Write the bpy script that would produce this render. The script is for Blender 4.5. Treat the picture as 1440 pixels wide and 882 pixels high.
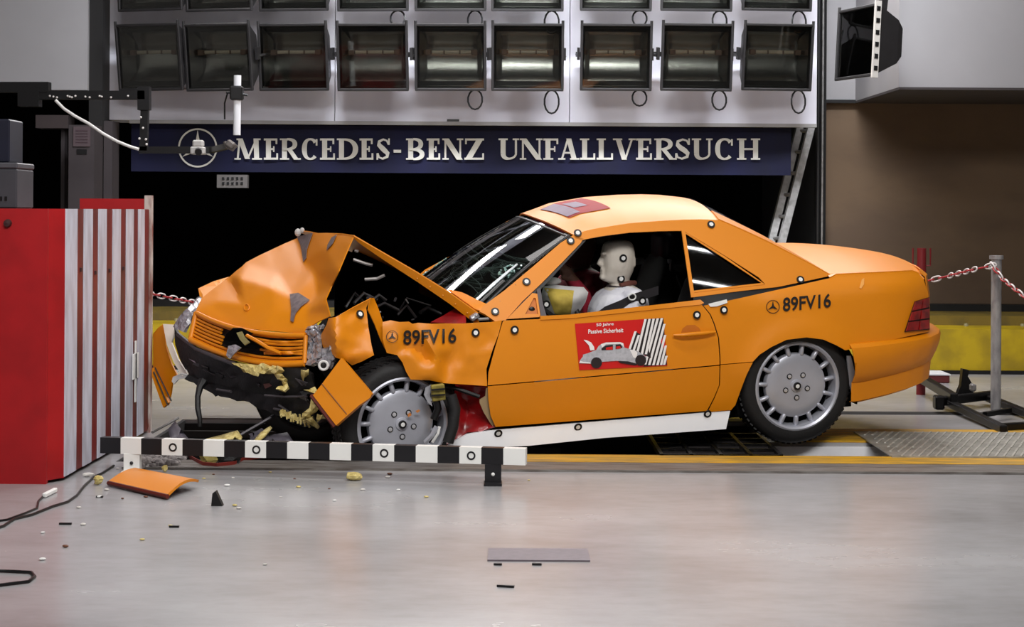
import bpy, bmesh, math, random
from mathutils import Vector, Matrix, noise, geometry
random.seed(7)
rad = math.radians
for o in list(bpy.data.objects): bpy.data.objects.remove(o)
SC = bpy.context.scene
COL = SC.collection
# ------------------------------------------------------------------ camera, light, exposure
FPX, EYE, ROLL = 2400.0, 1.294, rad(.35)
cam_d = bpy.data.cameras.new('camera'); cam = bpy.data.objects.new('camera', cam_d); COL.objects.link(cam)
cam_d.sensor_width = 36; cam_d.lens = FPX*36/1440; cam_d.shift_y = -144/1440; cam_d.clip_end = 100
CR = Vector((math.cos(ROLL), 0, math.sin(ROLL))); CU = Vector((-math.sin(ROLL), 0, math.cos(ROLL)))
cam.matrix_world = Matrix(((CR.x, CU.x, 0, 0), (0, 0, -1, 0), (CR.z, CU.z, 0, EYE), (0, 0, 0, 1)))
SC.camera = cam
wd = bpy.data.worlds.new('world'); SC.world = wd; wd.use_nodes = True
wd.node_tree.nodes['Background'].inputs[0].default_value = (.75, .8, 1, 1)
wd.node_tree.nodes['Background'].inputs[1].default_value = .02
SC.view_settings.view_transform = 'Standard'; SC.view_settings.look = 'None'
SC.view_settings.exposure = -.12; SC.view_settings.gamma = 1; SC.view_settings.use_curve_mapping = False
def area(name, loc, target, sx, sy, power, color=(1, 1, 1), spread=180):
    l = bpy.data.lights.new(name, 'AREA'); l.shape = 'RECTANGLE'; l.size = sx; l.size_y = sy; l.energy = power; l.color = color
    l.spread = rad(spread)
    o = bpy.data.objects.new(name, l); COL.objects.link(o); o.location = loc
    o.rotation_euler = (Vector(target)-Vector(loc)).to_track_quat('-Z', 'Y').to_euler()
    return o
area('hall_light_front', (.6, 2.6, 5.2), (-.3, 9.4, .6), 5.0, 1.2, 150, (1, .98, .96), 100)
area('hall_light_strip', (-.2, 7.0, 5.4), (-.2, 8.0, 0), 5.0, .35, 120, (1, .98, .97))
area('hall_light_rear', (.9, 11.9, 5.2), (.9, 10.4, 0), 5.5, 2.2, 150, (1, .96, .95))
area('roof_sheen_light', (2.1, 14.0, 4.75), (1.0, 9.5, 1.0), 4.0, 1.3, 250, (1, .95, .93))  # added unseen light that whitens the roof and boot
area('hall_light_bank', (-2.35, 13.85, 3.75), (.2, 9.3, .9), 1.7, .3, 45, (1, .96, .95))
area('hall_light_bank_second', (-.55, 13.85, 3.75), (.4, 9.3, .9), 1.5, .3, 45, (1, .96, .95))
area('panel_fill_light', (.6, 10.6, 5.4), (.2, 14.5, 2.5), 4.5, .5, 230, (.9, .94, 1), 90)  # added fill, aimed at the white lamp panel to brighten it
area('fluorescent_tube', (3.75, 6.55, 5.4), (3.75, 6.55, 0), .7, .025, 4)
area('fluorescent_tube_second', (3.85, 6.2, 5.4), (3.85, 6.2, 0), .7, .025, 4)
# ------------------------------------------------------------------ measuring: image position + distance -> place
def W(px, py, D):
    return Vector((0, 0, EYE)) + CR*((px-720)/FPX*D) + CU*((297-py)/FPX*D) + Vector((0, D, 0))
def floor_pt(px, py, z=0):
    d = W(px, py, 1)-Vector((0, 0, EYE)); t = (z-EYE)/d.z
    return Vector((0, 0, EYE))+d*t
PSI, TH, PH = rad(14), rad(3.4), rad(5)
AX = Vector((-math.cos(PSI)*math.cos(TH), -math.sin(PSI)*math.cos(TH), -math.sin(TH)))
AY0 = Vector((math.sin(PSI), -math.cos(PSI), 0)); AZ0 = AX.cross(AY0)
AY = AY0*math.cos(PH)-AZ0*math.sin(PH); AZ = AZ0*math.cos(PH)+AY0*math.sin(PH)
CO = W(1121, 543, 9.41) - AY*.86 - AZ*.33
CM = Matrix(((AX.x, AY.x, AZ.x, CO.x), (AX.y, AY.y, AZ.y, CO.y), (AX.z, AY.z, AZ.z, CO.z), (0, 0, 0, 1)))
CMI = CM.inverted()
def Lw(px, py, D): return CMI @ W(px, py, D)
def Ly(px, py, y):
    c = Vector((0, 0, EYE)); d = W(px, py, 1)-c
    t = (y-(c-CO).dot(AY))/d.dot(AY)
    return CMI @ (c+d*t)
def side_y(u, w):
    y = .908
    if w > .48: y -= .035*((w-.48)/.35)**1.6
    else: y -= .035*(.48-w)/.33+.03*max(0, (.3-w)/.15)**2
    if w > .84: y -= (w-.84)*.9
    if u < -.45: y -= .22*((-.45-u)/.55)**2.2
    if u > 2.05: y -= .05*((u-2.05)/.4)**2
    r = math.hypot(u, w-.33)
    y += .022*math.exp(-((r-.30)/.075)**2)*max(0, min(1, (w-.3)/.15))
    return y
def gh_y(u, w): return .80-(w-.86)*.62
def on(fn, px, py, off=0):
    y = .8
    for _ in range(6):
        p = Ly(px, py, y); y = fn(p.x, p.z)+off
    return Ly(px, py, y)
# ------------------------------------------------------------------ materials
MATS = {}
def lin(c): return tuple(((x/255)/12.92 if x/255 <= .04045 else ((x/255+.055)/1.055)**2.4) for x in c)
def mat(name, rgb, rough=.5, metal=0, var=.12, vscale=6, bump=0, bscale=40, coat=0, spec=.5, emit=0, rgb2=None, stretch=None, detail=4):
    if name in MATS: return MATS[name]
    m = bpy.data.materials.new(name); m.use_nodes = True; nt = m.node_tree; b = nt.nodes['Principled BSDF']
    c = lin(rgb); c2 = lin(rgb2) if rgb2 else tuple(x*(1-var) for x in c)
    tc = nt.nodes.new('ShaderNodeTexCoord'); mp = nt.nodes.new('ShaderNodeMapping')
    if stretch: mp.inputs['Scale'].default_value = stretch
    nt.links.new(tc.outputs['Object'], mp.inputs[0])
    n = nt.nodes.new('ShaderNodeTexNoise'); n.inputs['Scale'].default_value = vscale; n.inputs['Detail'].default_value = detail
    nt.links.new(mp.outputs[0], n.inputs[0])
    r = nt.nodes.new('ShaderNodeValToRGB'); r.color_ramp.elements[0].color = (*c2, 1); r.color_ramp.elements[1].color = (*c, 1)
    r.color_ramp.elements[0].position = .35; r.color_ramp.elements[1].position = .6
    nt.links.new(n.outputs[0], r.inputs[0]); nt.links.new(r.outputs[0], b.inputs['Base Color'])
    b.inputs['Roughness'].default_value = rough; b.inputs['Metallic'].default_value = metal
    b.inputs['Specular IOR Level'].default_value = spec
    if coat: b.inputs['Coat Weight'].default_value = coat; b.inputs['Coat Roughness'].default_value = .18
    if bump:
        n2 = nt.nodes.new('ShaderNodeTexNoise'); n2.inputs['Scale'].default_value = bscale; n2.inputs['Detail'].default_value = 3
        nt.links.new(mp.outputs[0], n2.inputs[0])
        bp = nt.nodes.new('ShaderNodeBump'); bp.inputs['Strength'].default_value = bump; bp.inputs['Distance'].default_value = .02
        nt.links.new(n2.outputs[0], bp.inputs['Height']); nt.links.new(bp.outputs[0], b.inputs['Normal'])
    if emit:
        b.inputs['Emission Color'].default_value = (*c, 1); b.inputs['Emission Strength'].default_value = emit
    MATS[name] = m; return m
def glass(name, tint, rough=.02, f0=1.5):
    if name in MATS: return MATS[name]
    m = bpy.data.materials.new(name); m.use_nodes = True; nt = m.node_tree; nt.nodes.remove(nt.nodes['Principled BSDF'])
    o = nt.nodes['Material Output']; t = nt.nodes.new('ShaderNodeBsdfTransparent'); t.inputs[0].default_value = (*tint, 1)
    g = nt.nodes.new('ShaderNodeBsdfGlossy'); g.inputs['Roughness'].default_value = rough
    fr = nt.nodes.new('ShaderNodeFresnel'); fr.inputs[0].default_value = f0
    mx = nt.nodes.new('ShaderNodeMixShader'); nt.links.new(fr.outputs[0], mx.inputs[0]); nt.links.new(t.outputs[0], mx.inputs[1]); nt.links.new(g.outputs[0], mx.inputs[2])
    nt.links.new(mx.outputs[0], o.inputs[0]); MATS[name] = m; return m
PAINT = mat('orange_paint', (224, 134, 0), .45, var=.04, vscale=2, spec=.5)
PAINTIN = mat('orange_paint_inside', (170, 92, 14), .6)
BLACK = mat('black_plastic', (17, 16, 17), .55, var=.4, vscale=20, bump=.15, bscale=60)
BLACKM = mat('black_satin', (13, 13, 15), .4, var=.3)
RUBBER = mat('tyre_rubber', (24, 23, 24), .7, var=.3, vscale=15, bump=.1, bscale=80)
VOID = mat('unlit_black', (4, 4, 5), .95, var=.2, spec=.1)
ALLOY = mat('alloy_silver', (186, 188, 198), .36, .35, var=.08, vscale=8)
CHROME = mat('crushed_chrome', (206, 206, 212), .25, .6, var=.5, vscale=25, bump=.9, bscale=30)
WHITE = mat('white_paint', (226, 228, 232), .45, var=.05, vscale=4)
WHITEM = mat('matte_white', (235, 235, 232), .7, var=.04)
REDIN = mat('red_body_primer', (150, 12, 18), .35, var=.35, vscale=12, coat=.3)
FOAM = mat('yellow_foam', (226, 208, 140), .85, rgb2=(190, 168, 96), vscale=30, bump=.5, bscale=60)
FABRIC = mat('black_fabric', (20, 19, 21), .8, var=.3, vscale=30)
SCRAPE = mat('bare_scraped_metal', (134, 120, 122), .5, .4, var=.35, vscale=40, stretch=(1, 1, .3))
INK = mat('black_ink', (20, 16, 14), .55)
GLASSW = glass('windscreen_glass', (.62, .68, .66))
GLASSD = glass('dark_side_glass', (.12, .13, .13))
GLASSC = glass('clear_glass', (.85, .88, .86))
# ------------------------------------------------------------------ mesh helpers
class G:
    def __init__(s): s.v = []; s.f = []; s.m = []
    def add(s, vs, fs, mi=0):
        k = len(s.v); s.v += [Vector(p) for p in vs]; s.f += [tuple(i+k for i in f) for f in fs]; s.m += [mi]*len(fs); return s
    def box(s, c, size, rot=None, mi=0, bev=0):
        c = Vector(c); x, y, z = [d/2 for d in size]
        R = rot.to_3x3() if rot else Matrix.Identity(3)
        if bev:
            b = min(bev, x*.9, y*.9, z*.9); vs = []
            for sz, ins in ((-z, 1), (-z+b, 0), (z-b, 0), (z, 1)):
                i = b if ins else 0
                for qx, qy in ((-x+b, -y+i), (x-b, -y+i), (x-i, -y+b), (x-i, y-b), (x-b, y-i), (-x+b, y-i), (-x+i, y-b), (-x+i, -y+b)):
                    vs.append(c+R@Vector((qx, qy, sz)))
            fs = [tuple(range(7, -1, -1)), tuple(range(24, 32))]
            for k in range(3):
                for j in range(8): fs.append((k*8+j, k*8+(j+1) % 8, k*8+8+(j+1) % 8, k*8+8+j))
            return s.add(vs, fs, mi)
        vs = [c+R@Vector((sx*x, sy*y, sz*z)) for sz in (-1, 1) for sx, sy in ((-1, -1), (1, -1), (1, 1), (-1, 1))]
        return s.add(vs, [(3, 2, 1, 0), (4, 5, 6, 7), (0, 1, 5, 4), (1, 2, 6, 5), (2, 3, 7, 6), (3, 0, 4, 7)], mi)
    def beam(s, a, b, w, h, up=(0, 0, 1), mi=0, bev=0):
        a = Vector(a); b = Vector(b); d = b-a; x = d.normalized(); z = Vector(up); y = z.cross(x)
        if y.length < 1e-4: z = Vector((0, 1, 0)); y = z.cross(x)
        y.normalize(); z = x.cross(y)
        return s.box((a+b)/2, (d.length, w, h), Matrix((x, y, z)).transposed(), mi, bev)
    def tube(s, pts, r, n=8, mi=0, closed=False, cap=True):
        pts = [Vector(p) for p in pts]; N = len(pts); rings = []; prev = None
        for i, p in enumerate(pts):
            a = pts[(i-1) % N] if (closed or i) else p; b = pts[(i+1) % N] if (closed or i < N-1) else p
            t = (b-a).normalized()
            if prev is None:
                q = Vector((0, 0, 1)) if abs(t.z) < .9 else Vector((1, 0, 0)); x = t.cross(q).normalized()
            else: x = (prev-t*prev.dot(t)).normalized()
            prev = x; y = t.cross(x); rr = r[i] if isinstance(r, (list, tuple)) else r
            rings.append([p+(x*math.cos(2*math.pi*j/n)+y*math.sin(2*math.pi*j/n))*rr for j in range(n)])
        vs = [v for g in rings for v in g]; fs = []
        for i in range(N if closed else N-1):
            k = (i+1) % N
            for j in range(n): fs.append((i*n+j, i*n+(j+1) % n, k*n+(j+1) % n, k*n+j))
        if cap and not closed: fs += [tuple(range(n-1, -1, -1)), tuple((N-1)*n+j for j in range(n))]
        return s.add(vs, fs, mi)
    def lathe(s, prof, n=32, mi=0, M=None, closed=False):      # profile (radius, height) about z
        vs = []; fs = []; N = len(prof)
        for r, h in prof:
            for j in range(n):
                a = 2*math.pi*j/n; p = Vector((r*math.cos(a), r*math.sin(a), h)); vs.append(M@p if M else p)
        for i in range(N if closed else N-1):
            k = (i+1) % N
            for j in range(n): fs.append((i*n+j, i*n+(j+1) % n, k*n+(j+1) % n, k*n+j))
        return s.add(vs, fs, mi)
    def ball(s, c, r, n=10, mi=0, sc=(1, 1, 1)):
        c = Vector(c); prof = [(max(1e-4, math.sin(math.pi*i/n)), -math.cos(math.pi*i/n)) for i in range(n+1)]
        k = len(s.v); s.lathe(prof, n*2, mi)
        for i in range(k, len(s.v)): v = s.v[i]; s.v[i] = c+Vector((v.x*r*sc[0], v.y*r*sc[1], v.z*r*sc[2]))
        return s
    def prism(s, poly, h0, h1, fn, mi=0):     # poly 2d, fn(x, y, h)
        n = len(poly); vs = [fn(x, y, h0) for x, y in poly]+[fn(x, y, h1) for x, y in poly]
        tri = geometry.tessellate_polygon([[Vector((x, y, 0)) for x, y in poly]])
        fs = [tuple(t) for t in tri]+[tuple(n+i for i in reversed(t)) for t in tri]+[(i, (i+1) % n, n+(i+1) % n, n+i) for i in range(n)]
        return s.add(vs, fs, mi)
    def grid(s, fn, nu, nv, mi=0):
        vs = [fn(i/nu, j/nv) for j in range(nv+1) for i in range(nu+1)]
        return s.add(vs, [(j*(nu+1)+i, j*(nu+1)+i+1, (j+1)*(nu+1)+i+1, (j+1)*(nu+1)+i) for j in range(nv) for i in range(nu)], mi)
def mesh(name, g, mats, smooth=None, off=None, fixn=True):
    me = bpy.data.meshes.new(name)
    vs = [(v-off) for v in g.v] if off is not None else g.v
    me.from_pydata([tuple(v) for v in vs], [], g.f)
    for m in (mats if isinstance(mats, (list, tuple)) else [mats]): me.materials.append(m)
    me.polygons.foreach_set('material_index', g.m)
    if fixn:
        bm = bmesh.new(); bm.from_mesh(me); bmesh.ops.recalc_face_normals(bm, faces=bm.faces); bm.to_mesh(me); bm.free()
    if smooth:
        me.polygons.foreach_set('use_smooth', [True]*len(me.polygons)); me.update()
        me.set_sharp_from_angle(angle=rad(smooth))
    me.update(); return me
def link(name, me, parent=None, loc=None):
    o = bpy.data.objects.new(name, me); COL.objects.link(o)
    if parent: o.parent = parent
    if loc is not None: o.location = loc
    return o
def part(name, g, mats, parent, smooth=None, thick=0, label=None, offs=1, lining=None):
    o = link(name, mesh(name, g, mats, smooth, fixn=not thick), parent)
    if thick:
        sm = o.modifiers.new('thickness', 'SOLIDIFY'); sm.thickness = thick; sm.offset = offs
        if smooth:
            es = o.modifiers.new('crisp_edges', 'EDGE_SPLIT'); es.split_angle = rad(max(smooth, 35))
        if lining:
            o.data.materials.append(lining); sm.material_offset = 1; sm.material_offset_rim = 0
    if label: o['label'] = label
    return o
def tag(o, label, cat, group=None):
    o['label'] = label; o['category'] = cat
    if group: o['group'] = group
    return o
def thing(name, label, cat, loc=(0, 0, 0), rot=(0, 0, 0), group=None):
    o = bpy.data.objects.new(name, None); COL.objects.link(o); o.location = loc; o.rotation_euler = rot; o.empty_display_size = .1
    return tag(o, label, cat, group)
def solo(name, g, mats, label, cat, smooth=None, group=None):       # a thing that is one mesh: origin at its base
    xs = [v.x for v in g.v]; ys = [v.y for v in g.v]; zs = [v.z for v in g.v]
    c = Vector(((min(xs)+max(xs))/2, (min(ys)+max(ys))/2, min(zs)))
    return tag(link(name, mesh(name, g, mats, smooth, c), None, c), label, cat, group)
def struct(name, g, mats, smooth=None, parent=None):
    o = link(name, mesh(name, g, mats, smooth), parent)
    if not parent: o['kind'] = 'structure'
    return o
def dup(root, loc=None, rot=None, label=None):
    r = root.copy(); COL.objects.link(r)
    if loc is not None: r.location = loc
    if rot is not None: r.rotation_euler = rot
    if label: r['label'] = label
    for ch in list(root.children):
        c = ch.copy(); COL.objects.link(c); c.parent = r
        for gch in ch.children:
            d = gch.copy(); COL.objects.link(d); d.parent = c
    return r
# ------------------------------------------------------------------ sheet metal traced in two dimensions, bent in three
def inside(p, poly):
    x, y = p; c = False; n = len(poly)
    for i in range(n):
        x1, y1 = poly[i]; x2, y2 = poly[(i+1) % n]
        if (y1 > y) != (y2 > y) and x < (x2-x1)*(y-y1)/(y2-y1)+x1: c = not c
    return c
def dens(poly, step, closed=True):
    out = []
    for i in range(len(poly) if closed else len(poly)-1):
        a = poly[i]; b = poly[(i+1) % len(poly)]; k = max(1, int(math.hypot(b[0]-a[0], b[1]-a[1])/step))
        out += [(a[0]+(b[0]-a[0])*j/k, a[1]+(b[1]-a[1])*j/k) for j in range(k)]
    if not closed: out.append(poly[-1])
    return out
def edge_dist(p, pts): return min(math.hypot(p[0]-q[0], p[1]-q[1]) for q in pts)
def sheet(outline, fn, step=10, holes=(), inner=()):
    ol = dens(outline, step); hl = [dens(h, step) for h in holes]; rim = ol+[p for h in hl for p in h]
    pts = list(rim); pts += [p for p in inner]
    x0 = min(p[0] for p in ol); x1 = max(p[0] for p in ol); y0 = min(p[1] for p in ol); y1 = max(p[1] for p in ol)
    j = 0; y = y0+step/2
    while y < y1:
        x = x0+(step/2 if j % 2 else 0)
        while x < x1:
            if inside((x, y), ol) and not any(inside((x, y), h) for h in hl) and edge_dist((x, y), rim) > step*.55 and (not inner or edge_dist((x, y), inner) > step*.55): pts.append((x, y))
            x += step
        y += step*.87; j += 1
    edges = []; k = len(ol)
    for h in hl: edges += [(k+i, k+(i+1) % len(h)) for i in range(len(h))]; k += len(h)
    r = geometry.delaunay_2d_cdt([Vector(p) for p in pts], edges, [list(range(len(ol)))], 1, 1e-5)
    vs, fs = r[0], r[2]; g = G(); out = []
    for f in fs:
        c = (sum(vs[i].x for i in f)/len(f), sum(vs[i].y for i in f)/len(f))
        if inside(c, ol) and not any(inside(c, h) for h in hl): out.append(tuple(f))
    g.add([fn(v.x, v.y) for v in vs], out)
    # wind every face so that it faces the side the picture was taken from
    eye = CMI @ Vector((0, 0, EYE)); fl = []
    for f in g.f:
        a, b, c = (g.v[i] for i in f[:3]); n = (b-a).cross(c-a)
        fl.append(f if n.dot(eye-a) > 0 else tuple(reversed(f)))
    g.f = fl
    return g
class Field:                                  # linear interpolation of values at scattered points, slightly rounded
    def __init__(s, ctrl, soft=5):
        s.c = ctrl; s.soft = soft; x0 = min(c[0] for c in ctrl); x1 = max(c[0] for c in ctrl); y0 = min(c[1] for c in ctrl); y1 = max(c[1] for c in ctrl)
        p = [Vector((c[0], c[1])) for c in ctrl]; val = [c[2] for c in ctrl]
        for q in ((x0-60, y0-60), (x1+60, y0-60), (x1+60, y1+60), (x0-60, y1+60)):
            k = min(range(len(ctrl)), key=lambda i: (ctrl[i][0]-q[0])**2+(ctrl[i][1]-q[1])**2); p.append(Vector(q)); val.append(ctrl[k][2])
        r = geometry.delaunay_2d_cdt(p, [], [], 0, 1e-6); s.p = r[0]; s.f = r[2]; s.v = [val[o[0]] for o in r[3]]
    def one(s, x, y):
        for f in s.f:
            a, b, c = (s.p[i] for i in f[:3]); d = (b.y-c.y)*(a.x-c.x)+(c.x-b.x)*(a.y-c.y)
            if abs(d) < 1e-9: continue
            l1 = ((b.y-c.y)*(x-c.x)+(c.x-b.x)*(y-c.y))/d; l2 = ((c.y-a.y)*(x-c.x)+(a.x-c.x)*(y-c.y))/d; l3 = 1-l1-l2
            if min(l1, l2, l3) > -1e-6: return l1*s.v[f[0]]+l2*s.v[f[1]]+l3*s.v[f[2]]
        k = min(range(len(s.p)), key=lambda i: (s.p[i].x-x)**2+(s.p[i].y-y)**2); return s.v[k]
    def __call__(s, x, y):
        q = s.soft
        if not q: return s.one(x, y)
        return (2*s.one(x, y)+s.one(x-q, y)+s.one(x+q, y)+s.one(x, y-q)+s.one(x, y+q))/6
def crumple(ctrl, soft=5, amp=.0, sc=.05, local=True, base=None):
    F = Field(ctrl, soft)
    def fn(px, py):
        n = amp*noise.noise(Vector((px*sc, py*sc, 3.1))) if amp else 0
        if base: return on(base, px, py, F(px, py)+n)
        return Lw(px, py, F(px, py)+n) if local else W(px, py, F(px, py)+n)
    return fn
def mirror(g):
    h = G(); h.v = [Vector((v.x, -v.y, v.z)) for v in g.v]; h.f = [tuple(reversed(f)) for f in g.f]; h.m = list(g.m); return h
def lerp(a, b, t): return a+(b-a)*t
def polyat(pts, t):
    k = t*(len(pts)-1); i = min(int(k), len(pts)-2); f = k-i
    return tuple(lerp(a, b, f) for a, b in zip(pts[i], pts[i+1]))
def text_polys(s):
    c = bpy.data.curves.new('lettering', 'FONT'); c.body = s; o = bpy.data.objects.new('lettering', c); COL.objects.link(o)
    c.resolution_u = 4; c.offset = .018
    dg = bpy.context.evaluated_depsgraph_get(); dg.update()
    me = bpy.data.meshes.new_from_object(o.evaluated_get(dg)); vs = [(v.co.x, v.co.y) for v in me.vertices]; fs = [tuple(p.vertices) for p in me.polygons]
    bpy.data.objects.remove(o); bpy.data.curves.remove(c); bpy.data.meshes.remove(me)
    return vs, fs
def lettering(s, x0, x1, yb0, yb1, h, fn):     # text between two base points of the traced picture, letter height h
    vs, fs = text_polys(s); ax = min(v[0] for v in vs); bx = max(v[0] for v in vs); ay = min(v[1] for v in vs); by = max(v[1] for v in vs)
    g = G(); out = []
    for x, y in vs:
        t = (x-ax)/(bx-ax); out.append(fn(lerp(x0, x1, t), lerp(yb0, yb1, t)-(y-ay)/(by-ay)*h))
    g.add(out, fs); return g
# ================================================================== THE HALL
CONC = bpy.data.materials.new('hall_concrete'); CONC.use_nodes = True
def concrete():
    nt = CONC.node_tree; b = nt.nodes['Principled BSDF']; L = nt.links.new; N = nt.nodes.new
    tc = N('ShaderNodeTexCoord'); out = []
    for sc, st in ((.55, (1, 1.6, 1)), (7, (1, 2.2, 1)), (34, (1, 2.4, 1))):
        mp = N('ShaderNodeMapping'); mp.inputs['Scale'].default_value = st; L(tc.outputs['Object'], mp.inputs[0])
        n = N('ShaderNodeTexNoise'); n.inputs['Scale'].default_value = sc; n.inputs['Detail'].default_value = 6; n.inputs['Roughness'].default_value = .62; L(mp.outputs[0], n.inputs[0]); out.append(n)
    r1 = N('ShaderNodeValToRGB'); r1.color_ramp.elements[0].color = (*lin((148, 147, 148)), 1); r1.color_ramp.elements[1].color = (*lin((172, 172, 174)), 1)
    r1.color_ramp.elements[0].position = .33; r1.color_ramp.elements[1].position = .66; L(out[0].outputs[0], r1.inputs[0])
    r2 = N('ShaderNodeValToRGB'); r2.color_ramp.elements[0].color = (.93, .915, .91, 1); r2.color_ramp.elements[1].color = (1, 1, 1, 1)
    r2.color_ramp.elements[0].position = .3; r2.color_ramp.elements[1].position = .56; L(out[1].outputs[0], r2.inputs[0])
    r3 = N('ShaderNodeValToRGB'); r3.color_ramp.elements[0].color = (.28, .24, .22, 1); r3.color_ramp.elements[1].color = (1, 1, 1, 1)
    r3.color_ramp.elements[0].position = .22; r3.color_ramp.elements[1].position = .30; L(out[2].outputs[0], r3.inputs[0])
    m1 = N('ShaderNodeMix'); m1.data_type = 'RGBA'; m1.blend_type = 'MULTIPLY'; m1.inputs[0].default_value = 1; L(r1.outputs[0], m1.inputs[6]); L(r2.outputs[0], m1.inputs[7])
    m2 = N('ShaderNodeMix'); m2.data_type = 'RGBA'; m2.blend_type = 'MULTIPLY'; m2.inputs[0].default_value = .3; L(m1.outputs[2], m2.inputs[6]); L(r3.outputs[0], m2.inputs[7])
    L(m2.outputs[2], b.inputs['Base Color'])
    mr = N('ShaderNodeMapRange'); mr.inputs[1].default_value = .3; mr.inputs[2].default_value = .7; mr.inputs[3].default_value = .22; mr.inputs[4].default_value = .29; L(out[0].outputs[0], mr.inputs[0]); L(mr.outputs[0], b.inputs['Roughness'])
    bp = N('ShaderNodeBump'); bp.inputs['Strength'].default_value = .012; bp.inputs['Distance'].default_value = .02; L(out[1].outputs[0], bp.inputs['Height']); pass
    b.inputs['Specular IOR Level'].default_value = .5
concrete()
YEL = mat('worn_yellow_paint', (222, 168, 22), .5, rgb2=(160, 128, 60), vscale=14, stretch=(.4, 3, 3))
T0, T1, T2, T3 = 8.73, 8.99, 9.62, 10.15           # trench: near lip, end of near strip, far lip, end of far strip
DEP = -.34; XL, XR = -2.02, 6.0
g = G()
def slab(g, x0, x1, y0, y1, z0, z1, mi=0): return g.box(((x0+x1)/2, (y0+y1)/2, (z0+z1)/2), (x1-x0, y1-y0, z1-z0), None, mi)
slab(g, -7, 8, -4, T0, -.4, 0); TF = 10.5; XM = 1.46      # the trench is wider on the barrier side
slab(g, -7, 8, TF, 19, -.4, 0); slab(g, XM, 8, T2, TF, -.4, 0); slab(g, -7, XL, T0, TF, -.4, 0); slab(g, XR, 8, T0, T2, -.4, 0)
slab(g, XL, XR, T0, T2, -.44, DEP); slab(g, XL, XM, T2, TF, -.44, DEP)
FL = struct('floor', g, CONC)
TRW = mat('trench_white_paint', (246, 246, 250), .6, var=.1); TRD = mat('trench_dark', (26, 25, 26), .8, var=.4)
KERB = mat('worn_steel_edge', (128, 124, 120), .45, .2, rgb2=(92, 84, 78), vscale=22, stretch=(.3, 2, 2), bump=.2)
part('trench_lining', slab(G(), XL, XM, TF-.03, TF-.001, DEP, -.02), TRD, FL)
part('trench_lining', slab(G(), XM, XR, T2-.03, T2-.001, DEP, -.02), TRW, FL)
part('trench_lining', slab(G(), XL, XL+.02, T0, TF, DEP, -.004), TRD, FL)  # added dark sheet: the shade of the trench end put into its colour
part('kerb_strip', slab(G(), -1.93, 6, 8.47, T0, 0, .012), KERB, FL)
part('edge_strip', slab(G(), .06, 6, T0, T1, -.12, .014).add([], []), YEL, FL)
part('edge_strip', slab(G(), 1.5, 6, T2, T3, .0005, .012), YEL, FL)
for a, b_ in ((-1.93, -.5), (-.46, 1.44)): part('edge_strip', slab(G(), a, b_, TF, TF+.12, .0005, .01), KERB, FL)
SEAM = mat('floor_seam', (30, 28, 27), .9)
part('floor_seam', slab(G(), 1.6, 7, 10.98, 11.12, -.001, .003), SEAM, FL)
for k in range(3): part('rail', slab(G(), XL, .3, TF-.09-.16*k, TF-.05-.16*k, -.1-.07*k, -.06-.07*k), mat('dark_rail_steel', (62, 58, 56), .4, .5), FL)
part('trench_floor_strip', slab(G(), -1.6, -.6, 9.9, 10.1, DEP+.001, DEP+.12), mat('rust_plate', (120, 78, 40), .7, var=.4, vscale=10), FL)
# cover plates
PL = mat('tread_steel', (176, 174, 166), .42, .35, rgb2=(148, 146, 138), vscale=12)
tp = thing('tread_plate', 'pale ribbed steel cover plate lying over the trench behind the car', 'cover plate', (4.0, 9.45, .014))
part('plate', slab(G(), -2.0, 2.0, -.5, .5, 0, .008), PL, tp)
g = G()
for i in range(88):
    for j in range(6):
        x = -1.96+i*.0445+(j % 2)*.02; y = -.42+j*.166; s = 1 if j % 2 else -1
        if abs(x) < 1.95: g.beam((x-.03, y-.075, .009), (x+.03, y+.075, .009), .011, .006)
o = part('tread_ribs', g, mat('tread_rib_steel', (214, 212, 204), .35, .4), tp); o['kind'] = 'stuff'
gr = thing('steel_grating', 'black square-mesh steel grating over the trench under the car sill', 'grating', (1.11, 9.42, -.004))
GRM = mat('oily_black_steel', (22, 20, 20), .32, .4, var=.4, vscale=30, bump=.3)
part('tray', slab(G(), -.32, .32, -.42, .42, -.012, 0), GRM, gr)
for i in range(5): part('grating_bar', slab(G(), -.325+i*.1575, -.305+i*.1575, -.44, .44, 0, .026), GRM, gr)
for j in range(5): part('grating_bar', slab(G(), -.325, .325, -.44+j*.215, -.42+j*.215, 0, .024), GRM, gr)
for j in range(12): part('grating_rib', slab(G(), -.32, .32, -.41+j*.072, -.40+j*.072, 0, .012), mat('grey_rib_steel', (58, 54, 54), .35, .5), gr)
c = floor_pt(757, 781.5); c2 = floor_pt(757, 790); c3 = floor_pt(828, 782)
solo('floor_plate', G().box((c.x, c.y, .003), ((c3.x-c.x)*2, (c.y-c2.y)*2, .006)), mat('mauve_floor_plate', (116, 106, 113), .55, .0, var=.12, spec=.3, vscale=30), 'flat rectangular grey-mauve access plate set in the bare floor', 'floor plate')
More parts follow.
